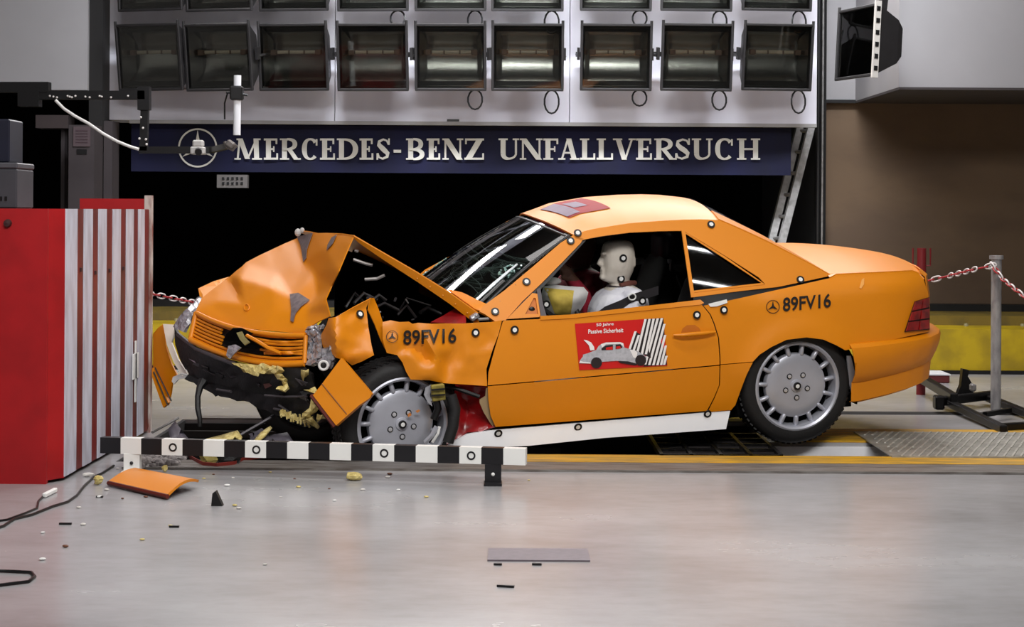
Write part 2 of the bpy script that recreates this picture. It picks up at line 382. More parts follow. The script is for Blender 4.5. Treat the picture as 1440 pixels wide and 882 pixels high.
# walls
BROWN = mat('brown_tarpaulin', (104, 84, 64), .75, rgb2=(88, 70, 54), vscale=1.2, stretch=(1, 1, 2))
GREYW = mat('grey_wall_paint', (150, 148, 150), .7, var=.06, vscale=2)
struct('wall_back', slab(G(), -8, 3.2, 18.5, 18.6, 0, 6), VOID)  # near-black colour stands in for the unlit void under the banner
HALLW = mat('hall_wall_paint', (168, 166, 164), .8, var=.06, vscale=1)
struct('wall_left', slab(G(), -7.1, -7, -4, 18.5, 0, 6.2), HALLW)
HALLW = mat('hall_wall_paint', (168, 166, 164), .8, var=.06, vscale=1)
struct('ceiling', slab(G(), -7.1, 8.1, -4.1, 18.6, 6.2, 6.3), HALLW)
struct('wall_front', slab(G(), -7.1, 8.1, -4.1, -4, 0, 6.2), HALLW)
struct('wall_right_side', slab(G(), 8, 8.1, -4, 15.2, 0, 6.2), HALLW)
wr = struct('wall_right', slab(G(), 2.775, 8, 15.2, 15.3, 0, 2.3), BROWN)
part('upper_wall', slab(G(), 2.775, 8, 15.14, 15.3, 2.3, 6), GREYW, wr)
part('wall_edge', slab(G(), 2.715, 2.775, 15.1, 18.5, 0, 6), mat('dark_wall_edge', (14, 13, 13), .9), wr)
part('seam', slab(G(), 2.775, 8, 15.12, 15.14, 2.27, 2.3), BLACKM, wr)
# overhead box top right
ob = thing('overhead_box', 'large grey overhead cabinet jutting out above the brown wall', 'cabinet', (5.4, 14.3, 2.29))
g = G(); slab(g, -2.36, 2.4, -.86, .84, 0, 3.2); part('casing', g, GREYW, ob)
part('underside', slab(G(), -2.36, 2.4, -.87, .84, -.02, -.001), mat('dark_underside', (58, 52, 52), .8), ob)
part('red_sign', slab(G(), -1.73, -1.4, -.875, -.861, .73, 1.0), mat('dark_red_sign', (120, 18, 34), .5), ob)
# yellow beam at the foot of the wall
yb = thing('yellow_beam', 'long low yellow steel beam along the foot of the back wall', 'beam', (0, 13.8, 0))
YB = mat('yellow_beam_paint', (190, 160, 12), .5, rgb2=(158, 132, 20), vscale=5); 
part('beam_body', slab(G(), -4.3, 7, 0, .5, .03, .36), YB, yb); part('ledge', slab(G(), -4.3, 7, .5, 1.15, .03, .44), mat('dull_yellow_ledge', (118, 98, 30), .6, rgb2=(90, 76, 32)), yb)
part('foot_rail', slab(G(), -4.3, 7, -.04, .1, 0, .03), BLACKM, yb)
part('back_rail', slab(G(), -4.3, 7, 1.15, 1.3, .03, .5), BLACKM, yb)
for i in range(24): part('bolt', G().lathe([(.001, .38), (.018, .375), (.02, .355)], 8, 0, Matrix.Translation((-4.2+i*.47, .42, .005))), mat('pale_bolt', (150, 144, 110), .5), yb)
# floodlight panel
LP = 14.5
PANEL = mat('white_panel_paint', (214, 214, 224), .6, rgb2=(196, 194, 204), vscale=1.5, stretch=(1, 1, .4))
fp = thing('lamp_panel', 'white overhead panel that carries the rows of floodlights above the banner', 'panel', (0, LP, 2.05))
px = lambda x, D: (x-720)/FPX*D
for a, b_ in ((150, 470), (470, 800), (800, 1148)):
    part('panel_board', slab(G(), px(a, LP)+.003, px(b_, LP)-.003, 0, .5, 0, 2.6), PANEL, fp)
part('lower_lip', slab(G(), px(182, LP), px(1147, LP), -.03, .02, -.03, .0), mat('panel_lip', (150, 148, 148), .6), fp)
part('lower_strip', slab(G(), px(186, LP), px(322, LP), -.008, .0, .26, .275), mat('panel_strip', (120, 112, 112), .6), fp)
part('slot', slab(G(), px(628, LP), px(645, LP), -.008, .0, .004, .022), BLACKM, fp)
# banner
bn = thing('banner', 'long dark blue cloth banner with pale serif lettering under the lamp panel', 'banner', (0, 14.62, 1.6))
BLUE = mat('navy_cloth', (3, 6, 46), .9, rgb2=(2, 4, 34), vscale=3, stretch=(1, 1, .3))
bx0, bx1 = px(184, 14.62), px(1112, 14.62)
part('cloth', G().grid(lambda s, t: Vector((lerp(bx0, bx1, s), .012*math.sin(s*40)*t, lerp(.42, .015, t))), 120, 6), BLUE, bn, 60, .004)
LET = mat('pale_banner_print', (200, 198, 190), .7, var=.06)
def glyph(ch, x0, x1, t, b):
    P = []; h = b-t; sw = 7.0; tw = 2.8; sh = 2.3; m = (t+b)/2
    R = lambda a, c, d, e: P.append([(a, c), (d, c), (d, e), (a, e)])
    def stem(x, w=sw, o=3, top=1, bot=1):
        R(x, t, x+w, b)
        if top: R(x-o, t, x+w+o, t+sh)
        if bot: R(x-o, b-sh, x+w+o, b)
    def diag(xa, ya, xb, yb, w): P.append([(xa-w/2, ya), (xa+w/2, ya), (xb+w/2, yb), (xb-w/2, yb)])
    def stroke(pts, ws):
        L_, R_ = [], []
        for i, p in enumerate(pts):
            a = pts[max(0, i-1)]; c = pts[min(len(pts)-1, i+1)]; dx, dy = c[0]-a[0], c[1]-a[1]; d = math.hypot(dx, dy); nx, ny = -dy/d, dx/d; w = ws[i]/2
            L_.append((p[0]+nx*w, p[1]+ny*w)); R_.append((p[0]-nx*w, p[1]-ny*w))
        for i in range(len(pts)-1): P.append([L_[i], L_[i+1], R_[i+1], R_[i]])
    def arc(cx, cy, rx, ry, a0, a1, wmax, n=18):
        pts = []; ws = []
        for i in range(n+1):
            a = rad(lerp(a0, a1, i/n)); c = abs(math.cos(a)); w = lerp(tw, wmax, c**1.5); pts.append((cx+(rx-w/2)*math.cos(a), cy+(ry-tw/2)*math.sin(a))); ws.append(w)
        stroke(pts, ws)
    if ch in 'EFL':
        R(x0+3, t, x0+3+sw, b); 
        if ch != 'L': R(x0, t, x1-1, t+tw); R(x1-3.5, t, x1-1, t+8); R(x0+3, m-tw/2, x1-5, m+tw/2); R(x1-7, m-4, x1-5, m+4)
        else: R(x0, t, x0+sw+6, t+sh)
        if ch != 'F': R(x0, b-tw, x1, b); R(x1-2.6, b-9, x1, b)
        else: R(x0, b-sh, x0+sw+7, b)
    elif ch == 'H':
        stem(x0+3); stem(x1-3-sw); R(x0+5, m-tw/2, x1-5, m+tw/2)
    elif ch == 'U':
        R(x0+3, t, x0+3+sw, b-9); R(x0, t, x0+sw+6, t+sh); R(x1-6, t, x1-3, b-9); R(x1-9, t, x1, t+sh)
        pts = []; ws = []
        for i in range(15):
            a = rad(lerp(180, 0, i/14)); w = lerp(tw, sw, max(0, -math.cos(a))); pts.append((lerp(x0+3, x1-3, .5)+((x1-x0-6)/2-w/2)*math.cos(a), b-9+(9-tw/2)*math.sin(a))); ws.append(w)
        stroke(pts, ws)
    elif ch == 'N':
        R(x0+3, t, x0+5.6, b); R(x1-5.6, t, x1-3, b); diag(x0+5, t, x1-5, b, sw+1.5); R(x0, t, x0+8, t+sh); R(x0, b-sh, x0+9, b); R(x1-9, t, x1, t+sh)
    elif ch == 'M':
        c = (x0+x1)/2-1; diag(x0+6.5, t, x0+3.5, b, tw); diag(x0+7, t, c, b-1, sw); diag(x1-6.5, t, c, b-1, tw); diag(x1-7.5, t, x1-6.5, b, sw)
        R(x0+2, t, x0+9, t+sh); R(x1-9, t, x1-1, t+sh); R(x0-1, b-sh, x0+8, b); R(x1-13, b-sh, x1+1, b)
    elif ch == 'A':
        c = (x0+x1)/2; diag(c-1, t, x0+4, b, tw); diag(c, t, x1-6, b, sw); R(x0+7, m+4, x1-8, m+6.5); R(x0-1, b-sh, x0+9, b); R(x1-12, b-sh, x1+1, b)
    elif ch == 'V':
        c = (x0+x1)/2; diag(x0+6, t, c, b, sw); diag(x1-4, t, c+1, b, tw); R(x0-1, t, x0+12, t+sh); R(x1-9, t, x1+1, t+sh)
    elif ch == 'Z':
        R(x0+1, t, x1, t+tw); R(x0+1, t, x0+3.5, t+8); diag(x1-5, t, x0+5, b, sw+2); R(x0, b-tw, x1, b); R(x1-2.5, b-9, x1, b)
    elif ch == 'D':
        stem(x0+3); arc((x0+10), m, x1-x0-10, h/2, -90, 90, sw+.5); R(x0+5, t, x0+11, t+tw); R(x0+5, b-tw, x0+11, b)
    elif ch in 'BR':
        stem(x0+3, o=3); q = lerp(t, b, .5)
        arc(x0+10, (t+q+1)/2, x1-x0-(12 if ch == 'B' else 14), (q-t)/2+1, -90, 90, sw-.5); R(x0+5, t, x0+11, t+tw); R(x0+5, q-1.2, x0+12, q+1.4)
        if ch == 'B': arc(x0+10, (q+b)/2, x1-x0-10, (b-q)/2+.6, -90, 90, sw); R(x0+5, b-tw, x0+11, b)
        else: diag(x0+13, q, x1-5, b, sw); R(x1-9, b-sh, x1+1, b)
    elif ch == 'C':
        arc((x0+x1)/2+1.5, m, (x1-x0)/2, h/2+.4, 45, 318, sw); R(x1-3, t+1, x1-.6, t+10); 
    elif ch == 'S':
        pts = [(x1-3.5, t+8.5), (x1-6, t+3.2), (lerp(x0, x1, .5), t+1.3), (x0+5.2, t+4.3), (x0+5, t+9), (x0+9, t+13), (x1-9, t+17), (x1-5, t+21), (x1-5.5, b-4.2), (lerp(x0, x1, .5)-1, b-1.3), (x0+5, b-3.4), (x0+3, b-9)]
        stroke(pts, [2.6, 2.6, 2.8, 4, 6, 7, 7, 6, 4, 2.8, 2.6, 2.6])
        R(x1-4, t, x1-2, t+9); R(x0+1.5, b-9, x0+3.7, b)
    elif ch == '-': R(x0, m+1, x1, m+5)
    return P
words = [('M', 330.6, 367.5), ('E', 371, 391), ('R', 393.6, 422), ('C', 423, 447), ('E', 450, 471), ('D', 473.7, 503.7), ('E', 505.6, 525), ('S', 528, 550), ('-', 553.5, 564), ('B', 571, 597), ('E', 600, 619), ('N', 622, 651.5), ('Z', 653, 680.6),
         ('U', 701, 730), ('N', 731, 763), ('F', 764, 786), ('A', 786, 813.6), ('L', 815.6, 837), ('L', 839, 862), ('V', 863, 893), ('E', 894.5, 916.7), ('R', 920, 950), ('S', 948, 972), ('U', 973, 1002), ('C', 1004, 1031), ('H', 1036.5, 1069)]
def banner_pt(x, y, off=0): p = W(x, y, 14.598-off); return p-Vector((0, 14.62, 1.6))
for ch, a, b_ in words:
    g = G()
    for k, P in enumerate(glyph(ch, a, b_, 194.8, 224.6)): g.add([banner_pt(x, y, .0006*k) for x, y in P], [tuple(range(len(P)))])
    o = part('letter', g, LET, bn); o['label'] = 'printed letter '+ch if ch != '-' else 'printed hyphen'
g = G()
for i in range(48):
    a0, a1 = 2*math.pi*i/48, 2*math.pi*(i+1)/48
    g.add([banner_pt(278+r_*math.cos(a), 208+r_*math.sin(a)) for r_, a in ((25.2, a0), (27.6, a0), (27.6, a1), (25.2, a1))], [(0, 1, 2, 3)])
for k in range(3):
    a = -math.pi/2+k*2*math.pi/3
    g.add([banner_pt(278+r_*math.cos(a+d), 208+r_*math.sin(a+d), .002) for r_, d in ((25.5, 0), (5, .9), (0, 0), (5, -.9))], [(0, 1, 2, 3)])
part('star_emblem', g, LET, bn, label='three-pointed star in a ring printed before the words')
# ------------------------------------------------------------------ floodlights
HOUS = mat('black_lamp_housing', (26, 24, 25), .5, var=.3, vscale=12)
REFL = mat('polished_reflector', (200, 198, 196), .27, 1.0, var=.25, vscale=10, stretch=(.2, 1, 1), bump=.12, bscale=9)
LAMPG = glass('lamp_glass', (.82, .84, .82), .03)
def make_flood():
    t = thing('floodlight', 'x', 'floodlight', (0, 0, 0), group='floodlights on the white panel')
    hw, hh, d = .285, .265, .24
    g = G()      # housing: tapered open box with thickness
    def ring(w, h, y): return [(-w, y, -h), (w, y, -h), (w, y, h), (-w, y, h)]
    rs = [ring(hw, hh, 0), ring(hw*.92, hh*.62, d*.8), ring(hw*.86, hh*.4, d), ring(hw*.84, hh*.38, d-.012), ring(hw*.89, hh*.6, d*.78), ring(hw-.012, hh-.012, .0)]
    vs = [p for r in rs for p in r]; fs = []
    for i in range(5):
        for j in range(4): fs.append((i*4+j, i*4+(j+1) % 4, i*4+4+(j+1) % 4, i*4+4+j))
    fs.append((8, 9, 10, 11)); g.add(vs, fs); part('housing', g, HOUS, t)
    def trough(s, q):
        a = lerp(-1.35, 1.35, q); return Vector((lerp(-hw+.03, hw-.03, s), .02+.165*(1-(abs(a)/1.35)**2), math.sin(a)/math.sin(1.35)*(hh-.025)))
    part('reflector', G().grid(trough, 6, 22), REFL, t, 50)
    for s in (-1, 1): part('reflector_cheek', G().add([(s*(hw-.03), .0, -hh+.02), (s*(hw-.03), .0, hh-.02), (s*(hw-.075), .15, hh*.5), (s*(hw-.075), .15, -hh*.5)], [(0, 1, 2, 3)]), REFL, t)
    part('lamp_tube', G().tube([(-.16, .10, .035), (.16, .10, .035)], .016, 10), mat('lamp_quartz', (206, 190, 172), .3, var=.2), t, 40)
    g = G()
    for x in (-.19, .19): g.box((x, .09, .035), (.05, .05, .045), bev=.006)
    for x in (-.06, .07): g.box((x, .085, .035), (.012, .012, .03))
    part('lamp_holder', g, mat('ceramic_brown', (120, 96, 84), .6), t)
    g = G()
    for c_, s_ in (((0, -.008, hh), (2*hw+.02, .022, .022)), ((0, -.008, -hh), (2*hw+.02, .022, .022)), ((hw, -.008, 0), (.022, .022, 2*hh)), ((-hw, -.008, 0), (.022, .022, 2*hh))): g.box(c_, s_, bev=.004)
    part('front_frame', g, HOUS, t)
    part('glass_pane', G().box((0, .0, 0), (2*hw-.02, .003, 2*hh-.02)), LAMPG, t)
    for x in (-hw, hw): part('hinge_pin', G().tube([(x, -.01, hh-.03), (x, -.01, hh+.035)], .012, 8), HOUS, t)
    g = G().tube([(hw+.022, .1, 0), (hw+.022, .33, 0)], .012, 6); g.tube([(-hw-.022, .1, 0), (-hw-.022, .33, 0)], .012, 6); g.box((hw+.02, .1, .02), (.02, .07, .1)); g.box((-hw-.02, .1, .02), (.02, .07, .1)); g.beam((-hw-.03, .33, 0), (hw+.03, .33, 0), .02, .04)
    part('yoke', g, HOUS, t)
    return t
proto = make_flood()
lab = ['over the camera arm bracket', 'over the star emblem', 'over the letters E R C', 'over the letters E S and hyphen', 'over the letters E N Z', 'over the letters U N', 'over the double L', 'over the letters S U', 'past the last letter H']
lx = [(158, 262), (258, 356), (366, 459), (478, 570), (587, 680), (696, 788), (821, 912), (934, 1026), (1047, 1140)]
yaw = [17, 15, 9, 6, 3, 0, -1, -4, -7]
def cable(parent, x, drop):
    pts = [(x+.06*math.sin(a)*1.0, .02+.02*math.cos(a), -.27-drop/2+drop/2*math.cos(a)) for a in [2*math.pi*i/14 for i in range(14)]]
    part('cable_loop', G().tube(pts, .008, 5, closed=True), BLACKM, parent, 60)
first = True; floods = []
for row in (0, 1):
    for i in range(9):
        a, b_ = lx[i]; cx = (a+b_)/2; D = 13.92 if i % 2 else 14.02
        cy = 80.5 if row == 0 else -32
        p = W(cx, cy, D)
        rot = (rad(9 if row == 0 else 6), 0, rad(-yaw[i]))
        l = ('black floodlight in the lower row, ' if row == 0 else 'black floodlight in the upper row, ')+lab[i]
        if first: o = proto; first = False; o.location = p; o.rotation_euler = rot; o['label'] = l
        else: o = dup(proto, p, rot, l)
        floods.append(o)
for k in (3, 4, 5, 6, 7, 8, 12, 13, 14, 15, 16, 17):          # the ones that show a loop of cable (after copying, so each loop is its own)
    if k != 3: cable(floods[k], .2, .13+.03*(k % 3))
# the side-on floodlight by the grey cabinet
p = W(1206, 60, 13.1)
sf = dup(proto, p, (rad(-3), 0, rad(-71)), 'black floodlight turned side-on beside the grey overhead cabinet'); del sf['group']
for ch in list(sf.children):
    if ch.name.startswith('yoke'): bpy.data.objects.remove(ch)
part('slotted_bar', G().box((.29, -.01, 0), (.02, .05, .58)), mat('pale_bar', (190, 186, 180), .6), sf)
for i in range(6): part('slot', G().box((.302, -.01, -.22+i*.09), (.004, .03, .035)), BLACKM, sf)
part('hanger', G().beam((0, .2, .2), (0, .25, .9), .04, .05), HOUS, sf)
# struts and ladder at the panel's right end
ALU = mat('aluminium', (150, 148, 146), .4, .5, var=.3, vscale=20)
ld = thing('ladder', 'aluminium ladder leaning up behind the right end of the banner', 'ladder', W(1095, 345, 14.9))
o_ = Vector(ld.location); A = [W(1083, 345, 15.0)-o_, W(1124, 180, 15.3)-o_]; B = [W(1098, 345, 14.85)-o_, W(1140, 180, 15.15)-o_]
ext = lambda q: [q[0]+(q[0]-q[1])*.95, q[1]+(q[1]-q[0])*.25]
for q in (A, B):
    e = ext(q); part('rail', G().beam(e[0], e[1], .06, .085, (0, 1, 0)), ALU, ld)
ea, eb = ext(A), ext(B)
for i in range(12): part('rung', G().tube([lerp(ea[0], ea[1], (i+.5)/12), lerp(eb[0], eb[1], (i+.5)/12)], .017, 8), ALU, ld, 60)
for i, (x0, w_, c_) in enumerate(((1150, 7, BLACKM), (1156, 3, ALU))):
    q = W(x0, 300, 15.05); solo('wall_pipe', G().tube([(q.x, q.y, 0), (q.x, q.y, 4.0)], w_/2/159, 10), c_, ('thick black vertical pipe' if i == 0 else 'thin bare metal vertical pipe')+' at the edge of the brown wall', 'pipe', 60)
# left background: grey wall, pillars
lw = struct('wall_left_far', slab(G(), -4.6, px(122, 14.2), 14.2, 14.4, 2.28, 5), GREYW)
part('wall_edge', slab(G(), px(122, 14.2), px(141, 14.2), 14.25, 14.5, 1.9, 5), mat('dark_wall_edge2', (22, 20, 20), .8), lw)
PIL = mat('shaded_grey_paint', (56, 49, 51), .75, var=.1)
def frontal(name, x0, x1, y0, y1, D, m, label, cat, depth=.25):
    a = W(x0, y1, D); b = W(x1, y0, D); return solo(name, slab(G(), a.x, b.x, D, D+depth, max(0, a.z), b.z), m, label, cat)
pl = thing('pillar', 'grey pillar with a framed notice behind the red barrier', 'pillar', (px(113, 14), 14, 0))
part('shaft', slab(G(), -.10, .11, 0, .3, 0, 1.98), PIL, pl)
g = G(); n0 = W(103, 206, 13.99)-Vector(pl.location); n1 = W(127, 178, 13.99)-Vector(pl.location)
part('notice', slab(G(), n0.x, n1.x, -.012, 0, n0.z, n1.z), mat('notice_paper', (78, 64, 68), .7), pl)
for i in range(5): part('notice_line', slab(G(), n0.x+.02, n1.x-.02, -.015, -.012, n0.z+.03+i*.024, n0.z+.036+i*.024), mat('notice_print', (60, 40, 48), .7), pl)
part('number_plate', slab(G(), -.03, .05, -.008, 0, 1.74, 1.78), BLACKM, pl)
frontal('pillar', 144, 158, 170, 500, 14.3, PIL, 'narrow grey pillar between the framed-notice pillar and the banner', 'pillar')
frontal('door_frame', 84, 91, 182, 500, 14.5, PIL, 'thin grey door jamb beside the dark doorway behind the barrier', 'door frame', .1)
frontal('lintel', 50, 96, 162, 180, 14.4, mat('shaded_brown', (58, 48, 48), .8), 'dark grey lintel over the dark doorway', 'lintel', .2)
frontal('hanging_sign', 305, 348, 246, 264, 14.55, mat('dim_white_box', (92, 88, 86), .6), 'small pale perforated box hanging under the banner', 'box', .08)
for i in range(5):
    for j in range(2):
        q = W(314+i*6.5, 251+j*7, 14.545); 
        k = part('hole', G().box((0, 0, 0), (.02, .01, .022)), BLACKM, bpy.data.objects['hanging_sign']); k.location = q-Vector(bpy.data.objects['hanging_sign'].location)
# ------------------------------------------------------------------ camera arm
arm = thing('camera_arm', 'black jointed camera boom reaching in front of the star emblem', 'camera boom', W(100, 133, 12.4))
ao = Vector(arm.location); q = lambda x, y, D=12.4: W(x, y, D)-ao
part('boom', G().beam(q(-40, 123), q(70, 123), .09, .075), BLACKM, arm); part('boom', G().beam(q(45, 134), q(205, 134), .08, .062), BLACKM, arm)
part('joint_block', G().beam(q(42, 122), q(42, 150), .1, .15), BLACKM, arm)
part('hanger', G().beam(q(203, 122), q(203, 155), .08, .085, (1, 0, 0)), BLACKM, arm); part('hanger', G().beam(q(204, 150), q(202, 212), .05, .055, (1, 0, 0)), BLACKM, arm)
part('cross_bar', G().beam(q(196, 211), q(300, 211), .05, .05), BLACKM, arm)
for i, xx in enumerate((70, 75, 80, 95, 98, 101, 106, 120, 126, 140, 143, 156, 180)): part('bolt', G().ball(q(xx, 135+(i % 3), 12.35), .008, 4), mat('bright_bolt', (220, 215, 210), .4), arm)
for i, (xx, yy) in enumerate(((196, 195), (205, 196), (206, 203), (201, 180), (198, 165))): part('bolt', G().ball(q(xx, yy, 12.36), .009, 4), MATS['bright_bolt'], arm)
cm = part('camera_body', G().box(q(279, 212, 12.35), (.1, .12, .055), bev=.008), mat('dull_camera_grey', (176, 172, 168), .5), arm)
part('camera_top', G().box(q(279, 202, 12.35), (.075, .08, .05), bev=.01), MATS['dull_camera_grey'], cm)
part('lens', G().tube([q(279, 212, 12.29), q(279, 214, 12.22)], .025, 12), BLACKM, cm)
ca = [(78, 141), (90, 153), (105, 163), (125, 174), (145, 188), (165, 199), (182, 206), (195, 210)]
solo('white_cable', G().tube([W(x, y, 12.3) for x, y in ca], .011, 8), mat('white_rubber', (222, 220, 216), .5), 'white cable sagging from the black camera boom', 'cable', 60)
pole = thing('measuring_pole', 'short white pole with black clamp hanging before the panel near the star', 'pole', W(333, 150, 12.0))
po = Vector(pole.location); q2 = lambda x, y, D=12.0: W(x, y, D)-po
part('tube', G().tube([q2(334, 106), q2(333, 190)], .026, 12), WHITE, pole, 60)
part('clamp', G().box(q2(333, 131), (.09, .09, .1), bev=.012), BLACKM, pole); part('clamp_handle', G().tube([q2(318, 130), q2(333, 131), q2(348, 134)], .009, 6), BLACKM, pole)
part('wire', G().tube([q2(320, 131), q2(316, 145), q2(316, 168)], .006, 5), BLACKM, pole)
jb = part('jaw', G().box(q2(324, 203), (.06, .06, .05), Matrix.Rotation(.6, 3, 'Y'), bev=.01), mat('worn_jaw', (110, 104, 100), .5, .4), pole)
part('jaw_hook', G().tube([q2(316, 199), q2(319, 207), q2(327, 211), q2(333, 204)], .012, 6), MATS['worn_jaw'], jb)
part('side_bracket', G().beam(q2(298, 211, 12.39), q2(323, 205), .04, .04), BLACKM, pole)
# ------------------------------------------------------------------ crash barrier
REDP = mat('red_barrier_paint', (172, 12, 20), .5, rgb2=(156, 8, 16), vscale=5, bump=.06, bscale=8)
STRW = mat('white_barrier_stripe', (206, 208, 222), .5, rgb2=(180, 178, 190), vscale=16, stretch=(1, 1, .25))
REDW = mat('worn_red_barrier_face', (118, 22, 20), .5, rgb2=(84, 30, 24), vscale=9, stretch=(1, 1, .3), bump=.1)
BH = EYE-.002
bar = thing('crash_barrier', 'massive red crash barrier block with a red and white striped impact face', 'barrier', (-3.0, 8.9, 0))
bo = Vector(bar.location); XF = lambda D: -2.118+(D-8.11)*.016; DF = lambda x: -2.2478/((x-720)/FPX-.016)
g = G(); plan = [(-4.2, 8.03), (-2.19, 8.03), (-2.124, 8.11), (XF(9.86)-.006, 9.86), (-4.2, 9.86)]
g.prism(plan, 0.02, BH-.004, lambda x, y, h: Vector((x, y, h))-bo); part('block', g, REDW, bar)
part('front_plate', slab(G(), -4.2-bo.x, -2.176-bo.x, 8.0-bo.y, 8.03-bo.y, 0, BH), REDP, bar)
g = G(); g.prism([(-2.176, 8.02), (-2.118, 8.105), (-2.13, 8.115), (-2.19, 8.035)], .015, BH, lambda x, y, h: Vector((x, y, h))-bo); part('corner_plate', g, REDP, bar)
for a, b_ in ((92.5, 108.5), (118, 130), (138.5, 149.5), (158.5, 169.5), (177.5, 187.5), (194.5, 203)):
    d0, d1 = DF(a), DF(b_); g = G()
    g.prism([(XF(d0)+.003, d0), (XF(d0)-.02, d0), (XF(d1)-.02, d1), (XF(d1)+.003, d1)], .02, BH, lambda x, y, h: Vector((x, y, h))-bo)
    part('white_stripe', g, STRW, bar)
rs = [(109, 117.5), (130.5, 138), (150, 158), (170, 177), (188, 194), (203.5, 209)]
for a, b_ in rs:
    d0, d1 = DF(a), DF(b_); g = G(); g.prism([(XF(d0), d0), (XF(d0)-.02, d0), (XF(d1)-.02, d1), (XF(d1), d1)], .02, BH, lambda x, y, h: Vector((x, y, h))-bo)
    part('red_stripe', g, REDW, bar)
part('rear_plate', slab(G(), -2.50-bo.x, -2.11-bo.x, 9.87-bo.y, 9.9-bo.y, 1.0, 1.352), REDP, bar)
part('corner_post', slab(G(), -2.125-bo.x, -2.085-bo.x, 9.865-bo.y, 9.92-bo.y, 0, 1.372), mat('chipped_white_post', (198, 188, 182), .6, rgb2=(128, 70, 60), vscale=14, stretch=(1, 1, .4)), bar)
part('plate_bolt', G().lathe([(.001, .02), (.016, .018), (.02, 0)], 10, 0, Matrix.Translation(W(11, 314, 8.0)-bo) @ Matrix.Rotation(rad(90), 4, 'X')), mat('dark_bolt', (60, 30, 30), .5), bar, 50)
for i, xx in enumerate((113.5, 134, 154, 173)):
    d = DF(xx); z = EYE-(387-297+(-4, 0, -3, -6)[i])/(FPX/d)
    part('face_bolt', G().box((XF(d)+.003-bo.x, d-bo.y, z), (.012, .02, .02)), mat('dark_bolt', (60, 30, 30), .5), bar)
d = DF(190); g = G()
for zc, hh_, ww in ((.27, .34, .03), (.3, .14, .14)): g.box((XF(d)+.008-bo.x, d-bo.y, zc+.12), (.006, ww, hh_))
part('scraped_patch', g, WHITEM, bar, label='white scrape mark on the striped face')
boxg = thing('equipment_case', 'grey equipment case standing on top of the red barrier', 'case', (-2.76, 8.7, BH))
GB = mat('grey_case', (64, 64, 70), .5, var=.2); a = W(28, 232, 8.6)
part('body', G().box((0, 0, .1), (a.x+2.76, .3, .2), bev=.008).add([], []), GB, boxg); boxg.location.x = a.x-(a.x+2.76)/2
part('lid', G().box((0, 0, .215), (a.x+2.76+.006, .306, .03), bev=.006), mat('grey_case_lid', (80, 80, 86), .5), boxg)
for xx in (.06, .085): part('latch', G().box((xx, -.152, .05), (.012, .006, .02)), BLACKM, boxg)
a = W(15, 172, 8.6); solo('blue_case', G().box((a.x-.11, 8.7, BH+.23+.11), (.22, .24, .22), bev=.008), mat('dark_blue_case', (12, 16, 38), .5, var=.3), 'small dark blue case stacked on the grey equipment case', 'case')
# ------------------------------------------------------------------ chequered scale bar
pa, pb = W(143.7, 625.5, 8.4), W(740, 642, 8.06)
sb = thing('scale_bar', 'black and white chequered measuring bar on two legs before the car', 'measuring bar', ((pa.x+pb.x)/2, (pa.y+pb.y)/2, 0))
so = Vector(sb.location); dv = (pb-pa)/20; bw = mat('bar_white', (240, 240, 236), .45, var=.03); bk = mat('bar_black', (22, 21, 25), .4, var=.2)
ring = G(); n = 20
for k in range(n):
    a0, a1 = 2*math.pi*k/n, 2*math.pi*(k+1)/n
    ring.add([(r_*math.cos(t_), 0, r_*math.sin(t_)) for r_, t_ in ((.013, a0), (.021, a0), (.021, a1), (.013, a1))], [(0, 1, 2, 3)])
ringm = mesh('ring_mark', ring, bk)
for i in range(20):
    a = pa+dv*i-so; b_ = pa+dv*(i+1)-so; white = i % 2 == 1
    part('segment', G().beam(a, b_, .05, .078), bw if white else bk, sb)
    if i in (3, 7, 13, 17):
        m = link('ring_mark', ringm, sb, (a+b_)/2+Vector((0, -.0275, 0))); m.rotation_euler[2] = math.atan2(dv.y, dv.x)
for i in (1, 18):
    c = pa+dv*(i+.5)-so; white = i % 2 == 1
    g = G(); g.box((c.x, c.y, (c.z-.039)/2), (.078, .05, c.z-.039)); g.box((c.x, c.y-.02, .006), (.085, .1, .012))
    lg = part('leg', g, bw if white else bk, sb); part('bolt', G().ball((c.x, c.y-.028, .05), .009, 5), bk if white else bw, lg)
# ------------------------------------------------------------------ posts and chains
GALV = mat('galvanised_post', (172, 170, 170), .4, .3, rgb2=(136, 134, 136), vscale=25, stretch=(1, 1, .4))
cp = floor_pt(1400, 582)
ps = thing('chain_post', 'galvanised round steel post holding the red and white chain', 'post', cp); D_ = cp.y
hgt = W(1400, 362, D_).z
part('tube', G().tube([(0, 0, 0), (0, 0, hgt)], .033, 16), GALV, ps, 60); part('cap', G().lathe([(.001, hgt+.012), (.045, hgt+.012), (.045, hgt-.012), (.033, hgt-.014)], 16), GALV, ps, 40)
part('hook', G().tube([(-.03, -.02, hgt-.05), (-.06, -.03, hgt-.06), (-.05, -.03, hgt-.08)], .006, 6), GALV, ps)
rp = W(1296, 370, 12.2); rt = W(1296, 349, 12.2).z
fk = thing('forked_post', 'dark red post with a two-pronged fork behind the car boot', 'post', (rp.x, rp.y, 0)); RP = mat('dark_red_post', (118, 14, 22), .5)
part('tube', G().tube([(0, 0, 0), (0, 0, rt)], .033, 12), RP, fk, 60)
part('fork', G().tube([(-.062, 0, rt), (-.062, 0, rt-.125), (.062, 0, rt-.125), (.062, 0, rt)], .007, 6), RP, fk)
lp_ = W(440, 400, 12.4); solo('chain_post', G().tube([(lp_.x, lp_.y, 0), (lp_.x, lp_.y, .82)], .033, 12), GALV, 'galvanised post behind the crumpled bonnet', 'post', 60)
CRED = mat('chain_red', (176, 20, 28), .5); CWHT = mat('chain_white', (232, 226, 224), .5)
lk = G(); pts = []
